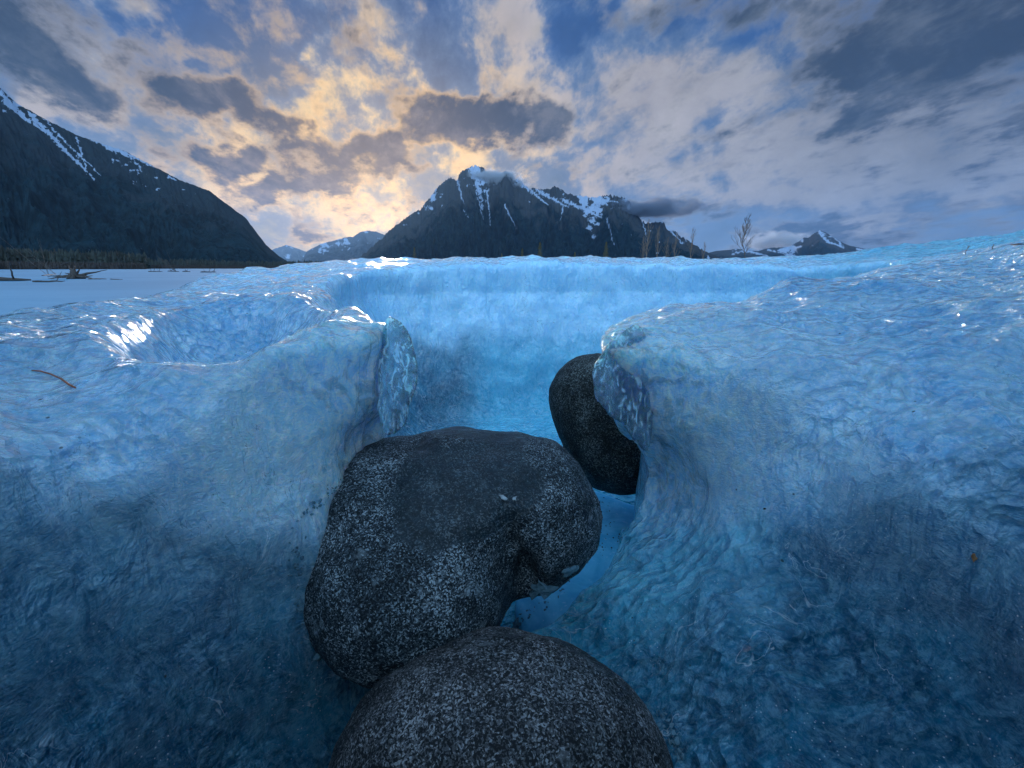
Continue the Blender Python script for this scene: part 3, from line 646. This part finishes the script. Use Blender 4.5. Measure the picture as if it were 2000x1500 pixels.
# ------------------------------------------------------------------ mountains and plain
def silhouette(pts):
    a = [(azel(x, y)) for x, y in pts]; return np.array([q[0] for q in a]), np.array([q[1] for q in a])
def mountain(name, pts, Rf, Rc, mat, na, nf, label, seed, rough_px=1.5, streaks=(), snowpts=None, gscale=1.0, foot_el=None, spur=.22, prof=1.25):
    A_, E_ = silhouette(pts)
    a = np.linspace(A_[0], A_[-1], na)
    e = np.interp(a, A_, E_) + rough_px / F * (ridged(a * 130, 0 * a + seed, 5, seed, .7) - .62) * 2 * np.clip(np.interp(a, A_, E_) / .05, .15, 1)
    rc = Rc * (1 + .05 * fbm(a * 5, 0 * a, 0, 2, seed))
    s = np.concatenate([np.linspace(0, 1, nf), 1 + np.linspace(0, .8, nf // 4)[1:]])
    Ag, Sg = np.meshgrid(a, s, indexing='ij'); Rcg = rc[:, None]; zc = (np.tan(e) * rc)[:, None]
    r = Rf + (Rcg - Rf) * Sg
    fr = np.clip(Sg, 0, 1)
    z = np.where(Sg <= 1, zc * fr ** prof, zc * (1 - (Sg - 1) * 1.1))
    gx = Ag * Rc / 260 * gscale
    rg = ridged(gx + .5 * perlin(gx * .7, Sg * 3, 0, seed + 2), Sg * 1.3 + 0 * Ag, 6, seed)
    env = np.sin(np.pi * np.clip(fr, 0, 1)) ** .6
    z = z - spur * zc * env * (1 - rg) * 2.2
    # never let a spur in front of the crest rise above it as seen from the plain
    z = np.where(Sg <= 1, np.minimum(z, np.tan(e[:, None]) * r * .995 + 0 * r), z)
    z = np.where(Sg < .001, GROUND - 40, z)
    X = np.sin(Ag) * r; Y = np.cos(Ag) * r
    V = np.stack([X, Y, z + np.where(Sg == 0, 0, GROUND)], -1).reshape(-1, 3)
    ns = len(s); i = np.arange(na - 1)[:, None] * ns + np.arange(ns - 1)[None, :]
    Q = np.stack([i, i + ns, i + ns + 1, i + 1], -1).reshape(-1, 4)
    # snow: by height with ragged lower edge, lying in the gullies
    el = np.arctan2(z, r)
    lvl = np.interp(Ag, *silhouette(snowpts)) - 6 / F if snowpts else e[:, None] * .75 + 0 * Ag
    hh = (el - lvl) * F / 60
    nz = fbm(Ag * 60, el * 90, 0, 5, seed + 4, .6)
    sn = hh * 1.0 + nz * 1.5 + (.50 - rg) * 3.0
    snow = sstep(sn, -.1, .6) * .95
    for (x0, y0, x1, y1, w) in streaks:
        a0, e0 = azel(x0, y0); a1, e1 = azel(x1, y1)
        aw = Ag + .0035 * fbm(el * 150, Ag * 40, 0, 3, 7); t = np.clip(((aw - a0) * (a1 - a0) + (el - e0) * (e1 - e0)) / ((a1 - a0) ** 2 + (e1 - e0) ** 2), 0, 1)
        dd = np.hypot(aw - a0 - t * (a1 - a0), el - e0 - t * (e1 - e0)) * F
        ww = w * (1 - .8 * t) * (.52 + 1.2 * fbm(Ag * 260, el * 260, 0, 3, 9))
        ww = np.maximum(ww, 0)
        snow = np.maximum(snow, np.where(ww > .25, .85 * sstep(dd, ww + .5, ww * .2), 0))
    o = link_mesh(name, V, Q, mat, attrs={'snow': snow.ravel(), 'ridge': rg.ravel(), 'high': (el / (e[:, None] + 1e-6)).ravel()})
    o['kind'] = 'structure'; o['label'] = label
    return o
def mountain_mat(name, forest, rock, snowc=(.29, .36, .48), scale=1.0):
    m, N = material(name); P = N.coord('Object')
    n = N.noise(P, .02 * scale, 8, .7); n2 = N.noise(N.v('MULTIPLY', P, (1, 1, .4)), .006 * scale, 6, .6)
    c = N.mix(N.ss(n, .35, .65), tuple(q * .55 for q in forest), tuple(q * 1.5 for q in forest))
    c = N.mix(N.m('MULTIPLY', N.ss(N.m('ADD', N.attr('high'), N.m('MULTIPLY', N.m('SUBTRACT', n2, .5), 1.2)), .55, .8), .8), c, rock)
    sn = N.ss(N.m('ADD', N.attr('snow'), N.m('MULTIPLY', N.m('SUBTRACT', N.noise(N.v('MULTIPLY', P, (1, 1, .5)), .045 * scale, 8, .8), .5), 2.6)), .36, .66)
    c = N.mix(sn, c, snowc)
    N.out(N.bsdf(Base_Color=c, Roughness=.9, Specular_IOR_Level=0.0, Normal=N.bump(n, .8, 14 / scale)).outputs[0]); return m
mm_near = mountain_mat("forested_slope", (.007, .019, .026), (.022, .032, .040), scale=1.0)
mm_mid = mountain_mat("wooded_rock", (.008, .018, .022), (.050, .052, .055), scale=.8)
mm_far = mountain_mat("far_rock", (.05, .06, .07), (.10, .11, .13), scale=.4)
mountain("mountain", [(-420, 60), (-260, 40), (-120, 110), (0, 170), (30, 198), (90, 232), (150, 262), (190, 276), (240, 292), (290, 318), (350, 350), (410, 372), (430, 388), (480, 425), (500, 452), (520, 478), (545, 500), (562, 510), (575, 521)],
         1100, 2600, mm_near, 620, 260, "steep dark forested mountain on the left, thin snow along its crest", 5, 1.2,
         streaks=[(60, 225, 185, 350, 9), (100, 250, 200, 345, 4), (150, 268, 170, 340, 3), (10, 200, 120, 280, 9), (180, 270, 260, 310, 8), (330, 345, 345, 352, 5), (210,285,330,335,10), (0, 180, 60, 240, 12), (330,330,380,352,7)],
         snowpts=[(-420, 40), (0, 185), (100, 245), (250, 300), (350, 345), (430, 350), (575, 380)], gscale=1.0)
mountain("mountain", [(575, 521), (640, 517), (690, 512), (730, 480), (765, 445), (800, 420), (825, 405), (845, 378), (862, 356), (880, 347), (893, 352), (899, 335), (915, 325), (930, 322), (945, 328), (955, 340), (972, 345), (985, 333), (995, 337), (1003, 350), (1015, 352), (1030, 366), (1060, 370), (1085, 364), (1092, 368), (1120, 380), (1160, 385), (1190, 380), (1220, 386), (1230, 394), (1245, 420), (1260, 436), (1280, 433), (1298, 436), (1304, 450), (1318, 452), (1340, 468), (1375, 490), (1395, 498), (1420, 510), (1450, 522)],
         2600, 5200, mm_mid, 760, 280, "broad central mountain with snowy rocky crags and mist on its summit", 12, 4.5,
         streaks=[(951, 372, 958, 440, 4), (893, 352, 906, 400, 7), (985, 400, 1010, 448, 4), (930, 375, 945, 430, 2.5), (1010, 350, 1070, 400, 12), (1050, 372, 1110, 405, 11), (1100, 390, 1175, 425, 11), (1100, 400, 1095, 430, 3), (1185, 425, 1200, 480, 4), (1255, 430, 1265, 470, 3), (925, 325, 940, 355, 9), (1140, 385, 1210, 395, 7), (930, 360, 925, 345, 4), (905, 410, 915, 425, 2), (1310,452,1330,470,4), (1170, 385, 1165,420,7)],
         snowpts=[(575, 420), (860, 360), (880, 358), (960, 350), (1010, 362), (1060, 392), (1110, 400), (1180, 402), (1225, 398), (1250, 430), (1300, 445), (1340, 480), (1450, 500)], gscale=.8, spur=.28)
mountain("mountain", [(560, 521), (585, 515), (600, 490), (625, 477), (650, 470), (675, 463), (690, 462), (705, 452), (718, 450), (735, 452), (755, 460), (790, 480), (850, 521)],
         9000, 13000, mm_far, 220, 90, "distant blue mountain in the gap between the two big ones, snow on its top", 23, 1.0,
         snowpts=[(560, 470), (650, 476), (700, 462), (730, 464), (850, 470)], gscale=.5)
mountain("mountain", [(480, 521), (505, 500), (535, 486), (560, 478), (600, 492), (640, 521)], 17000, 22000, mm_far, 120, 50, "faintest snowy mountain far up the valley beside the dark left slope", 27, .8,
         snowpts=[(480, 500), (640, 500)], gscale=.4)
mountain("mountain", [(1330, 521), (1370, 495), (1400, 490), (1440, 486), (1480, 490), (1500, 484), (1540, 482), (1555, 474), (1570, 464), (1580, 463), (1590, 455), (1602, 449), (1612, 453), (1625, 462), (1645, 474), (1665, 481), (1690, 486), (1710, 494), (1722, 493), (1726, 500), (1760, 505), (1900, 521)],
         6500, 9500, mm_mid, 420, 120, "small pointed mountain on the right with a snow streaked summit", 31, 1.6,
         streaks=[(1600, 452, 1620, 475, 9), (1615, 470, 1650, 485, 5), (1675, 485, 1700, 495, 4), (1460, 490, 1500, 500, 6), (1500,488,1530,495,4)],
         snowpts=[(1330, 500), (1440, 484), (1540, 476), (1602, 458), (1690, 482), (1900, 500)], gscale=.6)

# snow plain, gently uneven, out to the horizon
m_snow, N = material("snow")
P = N.coord('Object')
hn = N.m('ADD', N.m('MULTIPLY', N.noise(P, 1.2, 5, .6), .05), N.m('MULTIPLY', N.noise(N.v('MULTIPLY', P, (.3, 1, 1)), .25, 4), .25))
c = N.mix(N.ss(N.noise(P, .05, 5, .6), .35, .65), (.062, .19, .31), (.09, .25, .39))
B = N.bsdf(Base_Color=c, Roughness=.75, Normal=N.bump(hn, .6, .6))
B.inputs['Specular IOR Level'].default_value = .3
N.out(B.outputs[0])
rr = np.concatenate([[0.0], np.geomspace(2, 60000, 150)]); th = np.linspace(0, 2 * np.pi, 181)[:-1]
R_, T_ = np.meshgrid(rr[1:], th, indexing='ij')
Zg = GROUND + .05 * fbm(R_ * np.sin(T_) * .08, R_ * np.cos(T_) * .08, 0, 3, 6) * sstep(R_, 3, 12) * sstep(R_, 900, 300)
V = np.concatenate([[[0, 0, GROUND]], np.stack([R_ * np.sin(T_), R_ * np.cos(T_), Zg], -1).reshape(-1, 3)])
nt = 180; i = np.arange(len(rr) - 2)[:, None] * nt + 1; j = np.arange(nt)[None, :]; j2 = (j + 1) % nt
Q = np.stack([i + j, i + nt + j, i + nt + j2, i + j2], -1).reshape(-1, 4)
cap = np.stack([np.zeros(nt // 2, int), 1 + np.arange(0, nt, 2), 1 + np.arange(1, nt, 2), 1 + (np.arange(2, nt + 2, 2) % nt)], 1)
ground = link_mesh("ground", V, np.concatenate([Q, cap])[:, ::-1], m_snow)
ground['kind'] = 'structure'; ground['label'] = "flat snow covered river plain reaching to the foot of the mountains"

# ------------------------------------------------------------------ small builders
def tube(bm, pts, rad, n=6, cap=True):
    pts = [Vector(p) for p in pts]; rings = []
    for i, p in enumerate(pts):
        d = (pts[min(i + 1, len(pts) - 1)] - pts[max(i - 1, 0)]).normalized()
        a = d.cross(Vector((0.31, 0.17, 0.93))).normalized(); b = d.cross(a)
        r = rad[i] if hasattr(rad, '__len__') else rad
        rings.append([bm.verts.new(p + (a * math.cos(2 * math.pi * k / n) + b * math.sin(2 * math.pi * k / n)) * r) for k in range(n)])
    for q0, q1 in zip(rings, rings[1:]):
        for k in range(n): bm.faces.new((q0[k], q0[(k + 1) % n], q1[(k + 1) % n], q1[k]))
    if cap: bm.faces.new(rings[0][::-1]); bm.faces.new(rings[-1])
def obj_bm(name, bm, mat, parent=None, smooth=True):
    me = bpy.data.meshes.new(name); bm.normal_update(); bm.to_mesh(me); bm.free()
    for p in me.polygons: p.use_smooth = smooth
    me.materials.append(mat); o = bpy.data.objects.new(name, me); COL.objects.link(o)
    if parent: o.parent = parent
    return o
def empty(name, loc, label, cat, group=None):
    o = bpy.data.objects.new(name, None); COL.objects.link(o); o.location = loc; tag(o, label, cat, group); return o
import bmesh
rng = random.Random(7)
m_wood = simple("dark_wet_wood", (.035, .03, .028), .8, .5, 9, .02)
m_palewood = simple("grey_driftwood", (.09, .075, .065), .8, .4, 9, .02)
m_twig = simple("bare_twigs", (.16, .115, .085), .85, .3, 1)
m_twig2 = simple("grey_brown_bark", (.085, .07, .062), .85, .3, 1)

# ------------------------------------------------------------------ woods on the far bank
def wood(name, segs, mat, n, label, seed):
    r = random.Random(seed); V = []; T = []
    for _ in range(n):
        x0, x1, d0, d1, h0, h1 = segs[min(len(segs) - 1, int(r.random() * len(segs)))]
        f = r.random(); px = x0 + (x1 - x0) * f; d = r.uniform(d0, d1); h = (h0 + (h1 - h0) * f) * r.uniform(.55, 1.12)
        a, _e = azel(px, 523); bx, by = math.sin(a) * d, math.cos(a) * d
        w = h * r.uniform(.13, .24); rag = r.random() < .45
        for j in range(4):                       # tiers of ragged boughs
            z0 = GROUND + h * (.05 + .22 * j); z1 = GROUND + h * min(1, .42 + .22 * j); ww = w * (1 - .21 * j) * (1.5 if rag and j else 1)
            b = len(V); k = 5
            for q in range(k):
                t = 2 * math.pi * (q + r.random() * .6) / k; wq = ww * r.uniform(.6, 1.25); V.append((bx + wq * math.cos(t), by + wq * math.sin(t), z0 + r.uniform(-.05, .08) * h))
            V.append((bx + r.uniform(-.1, .1) * w, by, z1))
            for q in range(k): T.append((b + q, b + (q + 1) % k, b + k))
    o = link_mesh(name, V, T, mat, smooth=False); tag(o, label, 'wood', kind='stuff'); return o
m_for = simple("dark_conifers", (.020, .027, .024), .95, .5, .06)
m_for2 = simple("brown_bare_woods", (.030, .024, .022), .95, .45, .05)
wood("woodland", [(-120, 290, 430, 600, 15, 12), (-120, 290, 430, 600, 14, 11), (280, 580, 640, 900, 12, 9), (560, 760, 900, 1500, 15, 12), (740, 1500, 1500, 1900, 14, 14)], m_for, 5200, "dark strip of conifers along the far edge of the snow plain", 3)
wood("thicket", [(-150, 285, 380, 430, 4.8, 4.0), (-150, 285, 380, 430, 4.8, 4.0), (280, 600, 560, 640, 4.0, 3.2)], m_for2, 5200, "low reddish brown thicket in front of the dark conifers", 4)

# single trees that stand above the ice rim
def larch(px, top, dist, label):
    r = random.Random(px); a, _ = azel(px, 523); h = (523 - top) / F * dist / math.cos(a) * 1.0 + .9
    t = empty("larch", (math.sin(a) * dist, math.cos(a) * dist, GROUND), label, "tree", "golden trees beyond the ice rim")
    bm = bmesh.new(); tube(bm, [(0, 0, 0), (.1, 0, h * .5), (0, 0, h * .97)], [h * .018, h * .012, h * .003]); obj_bm("trunk", bm, m_twig2, t)
    V = []; T = []
    for _ in range(900):
        z = h * (.1 + .9 * r.random() ** 1.2); w = h * .17 * (1 - z / h) ** .8 + .15; th = r.random() * 6.283; q = w * r.random() ** .5
        c = Vector((q * math.cos(th), q * math.sin(th), z - q * .25)); L = h * .03
        b = len(V)
        for _k in range(3): V.append(tuple(c + Vector((r.uniform(-L, L), r.uniform(-L, L), r.uniform(-L, L) * .6))))
        T.append((b, b + 1, b + 2))
    link_mesh("crown", V, T, m_larch, smooth=False, parent=t)
m_larch = simple("gold_needles", (.105, .085, .030), .95, .4, .4)
for px, top, dist, lab in [(811, 488, 420, "golden olive tree standing alone above the rim, below the mountain's left slope"),
                           (1020, 488, 420, "shorter of the two close golden trees below the middle of the mountain"),
                           (1054, 477, 400, "tallest golden tree on the rim, below the middle of the mountain"),
                           (1182, 478, 400, "thin golden tree at the foot of the mountain, left of the bare saplings"),
                           (980, 497, 420, "small faint golden tree just left of the close pair"),
                           (1122, 495, 430, "small golden tree right of the tallest golden one")]:
    larch(px, top, dist, lab)

def bare_tree(px, top, dist, label, spread, levels, group, mat, name="bare_tree", seed=1, nb=5):
    r = random.Random(seed); a, _ = azel(px, 523); h = (523 - top) / F * dist + .9
    t = empty(name, (math.sin(a) * dist, math.cos(a) * dist, GROUND), label, "tree", group)
    tr = bmesh.new(); cr = bmesh.new()
    top_p = [Vector((0, 0, 0))]
    for i in range(1, 9): top_p.append(Vector((spread * h * .04 * math.sin(i * 1.3 + seed), spread * h * .03 * math.cos(i * 1.7), h * i / 8)))
    tube(tr, top_p, [max(.035, h * .011 * (1 - i / 8.5)) for i in range(9)], 6)
    def grow(p, d, L, rad, lv):
        pts = [p]; q = p.copy(); dd = d.copy()
        for i in range(4):
            dd = (dd + Vector((r.uniform(-.22, .22), r.uniform(-.22, .22), .10))).normalized(); q = q + dd * L / 4; pts.append(q.copy())
        tube(cr, pts, [max(.016, rad * (1 - .17 * i)) for i in range(5)], 4, False)
        if lv:
            for _ in range(nb):
                k = r.randint(1, 4); e = (dd + Vector((r.uniform(-.8, .8), r.uniform(-.8, .8), r.uniform(-.1, .6)))).normalized()
                grow(pts[k], e, L * r.uniform(.4, .65), rad * .5, lv - 1)
    for i in range(16):
        f = .30 + .66 * i / 16; th = i * 2.4 + r.random(); k = int(f * 8); p = top_p[k].lerp(top_p[min(8, k + 1)], f * 8 - k)
        grow(p, Vector((math.cos(th) * spread, math.sin(th) * spread, 1.0)).normalized(), h * .30 * (1.15 - f), h * .0045, levels)
    obj_bm("trunk", tr, mat, t); obj_bm("crown", cr, mat, t); return t
bare_tree(1448, 438, 150, "tall leafless tree alone on the skyline, left of the pointed mountain", .85, 2, None, m_twig2, seed=5)
SAP = [(1262, 440, "left tall pale sapling of the bare cluster at the foot of the mountain"), (1254, 468, "short sapling at the left edge of the bare cluster"),
       (1281, 452, "slim pale sapling right of the tallest one in the bare cluster"), (1300, 470, "bushy low sapling in the middle of the bare cluster"),
       (1316, 462, "bare sapling at the right end of the cluster"), (1347, 456, "thin lone sapling in front of the dark shoulder of the mountain"), (1372, 480, "short thin sapling right of the lone one")]
for i, (px, tp, lab) in enumerate(SAP):
    bare_tree(px, tp, 105 + 5 * i, lab, .38 if i != 3 else .7, 1, "bare saplings behind the ice rim", m_twig, "sapling", 20 + i, 4)

# ------------------------------------------------------------------ driftwood on the snow
def wiggle(p0, p1, n, amp, r):
    p0, p1 = Vector(p0), Vector(p1)
    return [p0.lerp(p1, i / n) + Vector((r.uniform(-amp, amp), r.uniform(-amp, amp), r.uniform(-amp, amp) * .6)) * (0 if i == 0 else 1) for i in range(n + 1)]
base = on_ground(148, 545)
st = empty("tree_stump", base, "dark upturned tree stump with spreading roots on the snow plain", "stump")
bm = bmesh.new()
for k in range(9):
    x = rng.uniform(-.75, .75); tube(bm, wiggle((x, rng.uniform(-.3, .3), -.05), (x * .15 + rng.uniform(-.12, .12), 0, rng.uniform(.75, 1.1) * (1.15 - abs(x))), 6, .09, rng), [rng.uniform(.14, .24) * q for q in (1, .95, .8, .7, .5, .35, .15)], 8)
obj_bm("root_plate", bm, m_wood, st)
for (x, z, y) in [(-2.6, .20, .3), (-1.9, .05, -.5), (1.3, .25, .2), (2.4, .75, .4), (1.7, .1, -.5), (-.9, .5, .2), (.6, 1.0, .1), (-.45, 1.15, 0)]:
    bm = bmesh.new(); tube(bm, wiggle((x * .1, 0, .25), (x, y, z), 6, .07, rng), [.12, .11, .09, .07, .05, .035, .02], 6); obj_bm("root", bm, m_wood, st)
def drift(x0, y0, x1, y1, rad, label, mat, twigs=2, lift=0.03):
    p, q = on_ground(x0, y0), on_ground(x1, y1); c = (p + q) / 2
    t = empty("driftwood", c, label, "driftwood", "driftwood lying on the snow plain")
    r = random.Random(x0 + 3); L = (q - p).length
    bm = bmesh.new(); tube(bm, [v + Vector((0, 0, lift + rad * .4)) for v in wiggle(p - c, q - c, 8, rad * .5, r)], [rad * z for z in (.7, 1, 1, .95, .9, .8, .65, .5, .3)], 8); obj_bm("trunk", bm, mat, t)
    for k in range(twigs):
        f = r.uniform(.15, .9); b = (p - c).lerp(q - c, f) + Vector((0, 0, rad)); bm = bmesh.new()
        tube(bm, wiggle(b, b + Vector((r.uniform(-.3, .3), r.uniform(-.2, .2), r.uniform(.12, .3))) * L, 4, rad * .3, r), [rad * .4, rad * .35, rad * .3, rad * .2, rad * .1], 5); obj_bm("branch", bm, mat, t)
drift(-60, 549, 62, 549, .16, "thick dark log at the left edge of the snow plain", m_wood, 1)
drift(64, 551, 128, 551, .06, "thin dark pole lying just in front of the stump", m_wood, 1)
drift(82, 539, 112, 536, .05, "light twiggy branch just left of the stump", m_palewood, 5)
drift(172, 546, 208, 546, .05, "short pale stick right of the stump", m_palewood, 0)
drift(290, 531, 318, 531, .12, "leftmost forked snag of the distant driftwood", m_wood, 5)
drift(328, 530, 350, 531, .13, "second branching snag of the distant driftwood", m_wood, 5)
drift(357, 531, 372, 531, .13, "small snag in the middle of the distant driftwood", m_wood, 3)
drift(392, 532, 422, 532, .12, "rightmost snag of the distant driftwood, beside the ice rim", m_wood, 4)
drift(215, 546, 240, 547, .03, "thinnest pale stick lying on the snow, farthest right of the stump", m_palewood, 0)

# ------------------------------------------------------------------ small things on ice and stone
bpy.context.view_layer.update()
def hit(px, py):
    d = Vector(ray(px, py)).normalized(); best = None
    for o in (ice_wall, ice_block, b1, b2, b3, pud):
        inv = o.matrix_world.inverted(); ok, loc, n, _ = o.ray_cast(inv @ Vector((0, 0, 0)), d)
        if ok:
            w = o.matrix_world @ loc
            if best is None or w.length < best[0].length: best = (w, n)
    return best
def on_stone(px, py):
    h = hit(px, py); return h is not None and any((h[0] - o.location).length < .6 and (o.matrix_world.inverted() @ h[0] - o.closest_point_on_mesh(o.matrix_world.inverted() @ h[0])[1]).length < 1e-4 for o in (b1, b2, b3))
def on_ice(pts, lift): return [h[0] + h[1] * lift for h in (hit(*p) for p in pts) if h]
bm = bmesh.new(); pts = on_ice([(62, 728), (80, 729), (100, 735), (120, 744), (138, 755), (150, 762)], .004)
tube(bm, pts, [.0009, .0012, .0013, .0014, .0015, .0012], 8)
m_nd = simple("rusty_needle", (.30, .075, .018), .5, .25, 60)
tag(obj_bm("pine_needle", bm, m_nd), "curved rust orange pine needle lying on the ice near the left edge", "pine needle")
def flake(name, px, py, size, mat, label, cat, seed, lift=.002, thick=.25, group=None, n=9, stretch=1.4):
    r = random.Random(seed); hh = hit(px, py)
    if not hh: return
    p, nrm = hh; bm = bmesh.new(); q = nrm.to_track_quat('Z', 'Y'); ang = r.random() * 3
    top = []; bot = []
    for k in range(n):
        th = 2 * math.pi * k / n; rr_ = size * r.uniform(.35, 1.25); v = Vector((math.cos(th) * rr_ * stretch, math.sin(th) * rr_, 0)); v.rotate(Matrix.Rotation(ang, 3, 'Z'))
        top.append(bm.verts.new(q @ (v * .8 + Vector((0, 0, size * thick * r.uniform(.6, 1.3)))))); bot.append(bm.verts.new(q @ (v + Vector((0, 0, -size * thick * .4)))))
    ct = bm.verts.new(q @ Vector((0, 0, size * thick * 1.4)))
    for k in range(n):
        bm.faces.new((top[k], top[(k + 1) % n], ct)); bm.faces.new((bot[k], bot[(k + 1) % n], top[(k + 1) % n], top[k]))
    bm.faces.new(bot[::-1]); o = obj_bm(name, bm, mat, smooth=False); o.location = p + nrm * lift
    tag(o, label, cat, group); return o
m_chip, N = material("clear_ice_chip"); P = N.coord('Object')
B = N.bsdf(Base_Color=(.22, .42, .52), Roughness=.12, IOR=1.31, Normal=N.bump(N.noise(P, 90, 4, .6), 1, .01)); B.inputs['Transmission Weight'].default_value = .55; N.out(B.outputs[0])
flake("ice_chip", 1058, 1150, .026, m_chip, "largest jagged ice chip stuck in the notch under the big boulder's right side", "ice chip", 1, group="ice chips along the boulder's lower right edge", thick=.28, n=13)
flake("ice_chip", 1112, 1113, .016, m_chip, "small ice chip above the largest one, at the boulder's right edge", "ice chip", 2, group="ice chips along the boulder's lower right edge", thick=.28, n=13)
flake("ice_chip", 1010, 1222, .018, m_chip, "lowest ice chip, in the gap between the big and the front boulder", "ice chip", 3, group="ice chips along the boulder's lower right edge", thick=.28, n=13)
flake("ice_chip", 624, 1280, .012, m_chip, "tiny ice chip at the big boulder's lower left corner", "ice chip", 4, thick=.3)
m_leaf = simple("brown_leaf_bit", (.22, .10, .035), .7, .4, 80); m_husk = simple("pale_husk", (.30, .34, .36), .6, .3, 90)
flake("leaf_fragment", 1905, 1091, .0035, m_leaf, "tiny orange brown leaf fragment on the right hand ice face", "leaf", 5, stretch=1.9)
flake("seed_husk", 982, 972, .005, m_husk, "left of two pale seed husks on the big boulder's dark patch", "seed husk", 6, stretch=1.8)
flake("seed_husk", 1004, 974, .0055, m_husk, "right of two pale seed husks on the big boulder's dark patch", "seed husk", 7, stretch=1.3)
m_grit = simple("dark_grit", (.02, .022, .022), .9, .3, 90)
bm = bmesh.new()
for k in range(46):
    cx, cy, s_ = rng.choice([(1172, 985, 10), (1190, 1020, 9), (1208, 1045, 6), (1182, 1066, 12), (1170, 990, 20)])
    hh = hit(cx + rng.gauss(0, s_), cy + rng.gauss(0, s_ * .6))
    if not hh: continue
    bmesh.ops.create_icosphere(bm, subdivisions=1, radius=rng.uniform(.0009, .003), matrix=Matrix.Translation(hh[0]) @ Matrix.Diagonal((1, 1.5, .6, 1)))
tag(obj_bm("grit", bm, m_grit, smooth=False), "dark crumbs of grit scattered on the smooth blue ice floor", "grit", kind='stuff')
# crumbs of broken ice where the stones meet the ice
bm = bmesh.new()
for k in range(260):
    (x0, y0), (x1, y1) = rng.choice([((578, 1010), (588, 1260)), ((640, 1300), (800, 1325)), ((640, 1300), (800, 1325)), ((905, 1262), (1000, 1232)), ((1000, 1222), (1100, 1150)), ((1110, 1135), (1172, 1040)), ((690, 920), (590, 1005)), ((1330, 1480), (1290, 1380))])
    f = rng.random(); q_ = (x0 + (x1 - x0) * f + rng.gauss(0, 7), y0 + (y1 - y0) * f + rng.gauss(0, 7)); hh = hit(*q_)
    if not hh or on_stone(*q_): continue
    r = rng.uniform(.001, .0042) * (1.6 if rng.random() < .1 else 1)
    M_ = Matrix.Translation(hh[0]) @ Matrix.Rotation(rng.random() * 6, 4, Vector((rng.random(), rng.random(), rng.random() + .01)).normalized()) @ Matrix.Diagonal((1.5, 1, .5, 1))
    res = bmesh.ops.create_icosphere(bm, subdivisions=1, radius=r, matrix=M_)
    for v in res['verts']: v.co += Vector((rng.uniform(-1, 1), rng.uniform(-1, 1), rng.uniform(-1, 1))) * r * .3
tag(obj_bm("ice_crumbs", bm, m_chip, smooth=False), "small crumbs of broken ice along the edges of the boulders", "ice crumbs", kind='stuff')
# dry stalks on the right hand skyline
def stalk(px, py, h, label, seed):
    hh = hit(px, py)
    if not hh: return
    r = random.Random(seed); p = hh[0]; t = empty("dry_stalk", p, label, "dry stalk", "dry stalks on the right hand ice crest")
    bm = bmesh.new(); pts = wiggle((0, 0, -.01), (h * .15, 0, h), 5, h * .05, r); tube(bm, pts, .0011, 5); obj_bm("stem", bm, m_twig, t)
    bm = bmesh.new()
    for k in range(3): b = pts[2 + k]; tube(bm, [b, b + Vector((r.uniform(-.3, .3), 0, r.uniform(.15, .3))) * h], .0009, 5)
    obj_bm("side_stem", bm, m_twig, t)
stalk(1885, 497, .032, "forked dry stalk standing on the crest of the right hand ice", 3)
stalk(1937, 487, .018, "shorter dry stalk on the crest, nearer the right edge", 4)
pts = on_ice([(1975, 480), (1988, 479), (2001, 479)], .004)
if len(pts) > 1:
    bm = bmesh.new(); tube(bm, pts, [.0015, .003, .0015][:len(pts)], 6); tag(obj_bm("twig", bm, m_wood), "short dark twig lying on the ice at the right edge", "twig")

# ------------------------------------------------------------------ mist on the peaks, and the air
def mist(px, py, t, wpx, hpx, dens, label, seed, depth=.5, col=(.75, .78, .85)):
    c = at(px, py, t); w = wpx / F * t / 2; h = hpx / F * t / 2
    bm = bmesh.new(); bmesh.ops.create_icosphere(bm, subdivisions=3, radius=1)
    for v in bm.verts: v.co = Vector((v.co.x * w, v.co.y * w * depth, v.co.z * h))
    m, N = material("mist_vapour"); P = N.coord('Object')
    q = N.v('DIVIDE', P, (w, w * depth, h)); rl = N.v('LENGTH', q)
    n = N.noise(N.v('ADD', N.v('MULTIPLY', q, (2.2, 1.5, 1)), (seed, 0, 0)), 1.5, 5, .62, .3)
    d = N.ss(N.m('ADD', N.m('SUBTRACT', 1.0, rl), N.m('MULTIPLY', N.m('SUBTRACT', n, .5), 3.6)), .10, .85)
    d = N.m('MULTIPLY', d, N.ss(rl, 1.0, .7))
    v = N.n.new('ShaderNodeVolumePrincipled'); v.inputs['Color'].default_value = (*col, 1); v.inputs['Anisotropy'].default_value = .2
    N.put(v.inputs['Density'], N.m('MULTIPLY', d, dens / w)); N.out(None, v.outputs[0])
    o = obj_bm("cloud", bm, m); o.location = c; tag(o, label, "cloud", "low clouds clinging to the peaks"); return o
mist(962, 356, 4850, 160, 56, 20, "pale mist wrapped round the highest crag of the central mountain", 1.3)
mist(1270, 406, 4750, 250, 46, 11, "grey cloud bank touching the right end of the snowy ridge", 4.1, col=(.34, .38, .47))
mist(1515, 470, 9000, 170, 44, 6, "low cloud on the left shoulder of the small pointed mountain", 7.7)

def haze():
    bm = bmesh.new(); bmesh.ops.create_cube(bm, size=1)
    for v in bm.verts: v.co = Vector((v.co.x * 30000, v.co.y * 25500 + 12000, -60 + (v.co.z + .5) * 2600))
    m, N = material("air"); v = N.n.new('ShaderNodeVolumePrincipled')
    v.inputs['Color'].default_value = (.32, .60, 1.0, 1); v.inputs['Density'].default_value = 1.6e-5; v.inputs['Anisotropy'].default_value = .35
    N.out(None, v.outputs[0]); o = obj_bm("haze", bm, m); o['kind'] = 'stuff'; o['label'] = "thin blue evening air between the camera and the mountains"
haze()
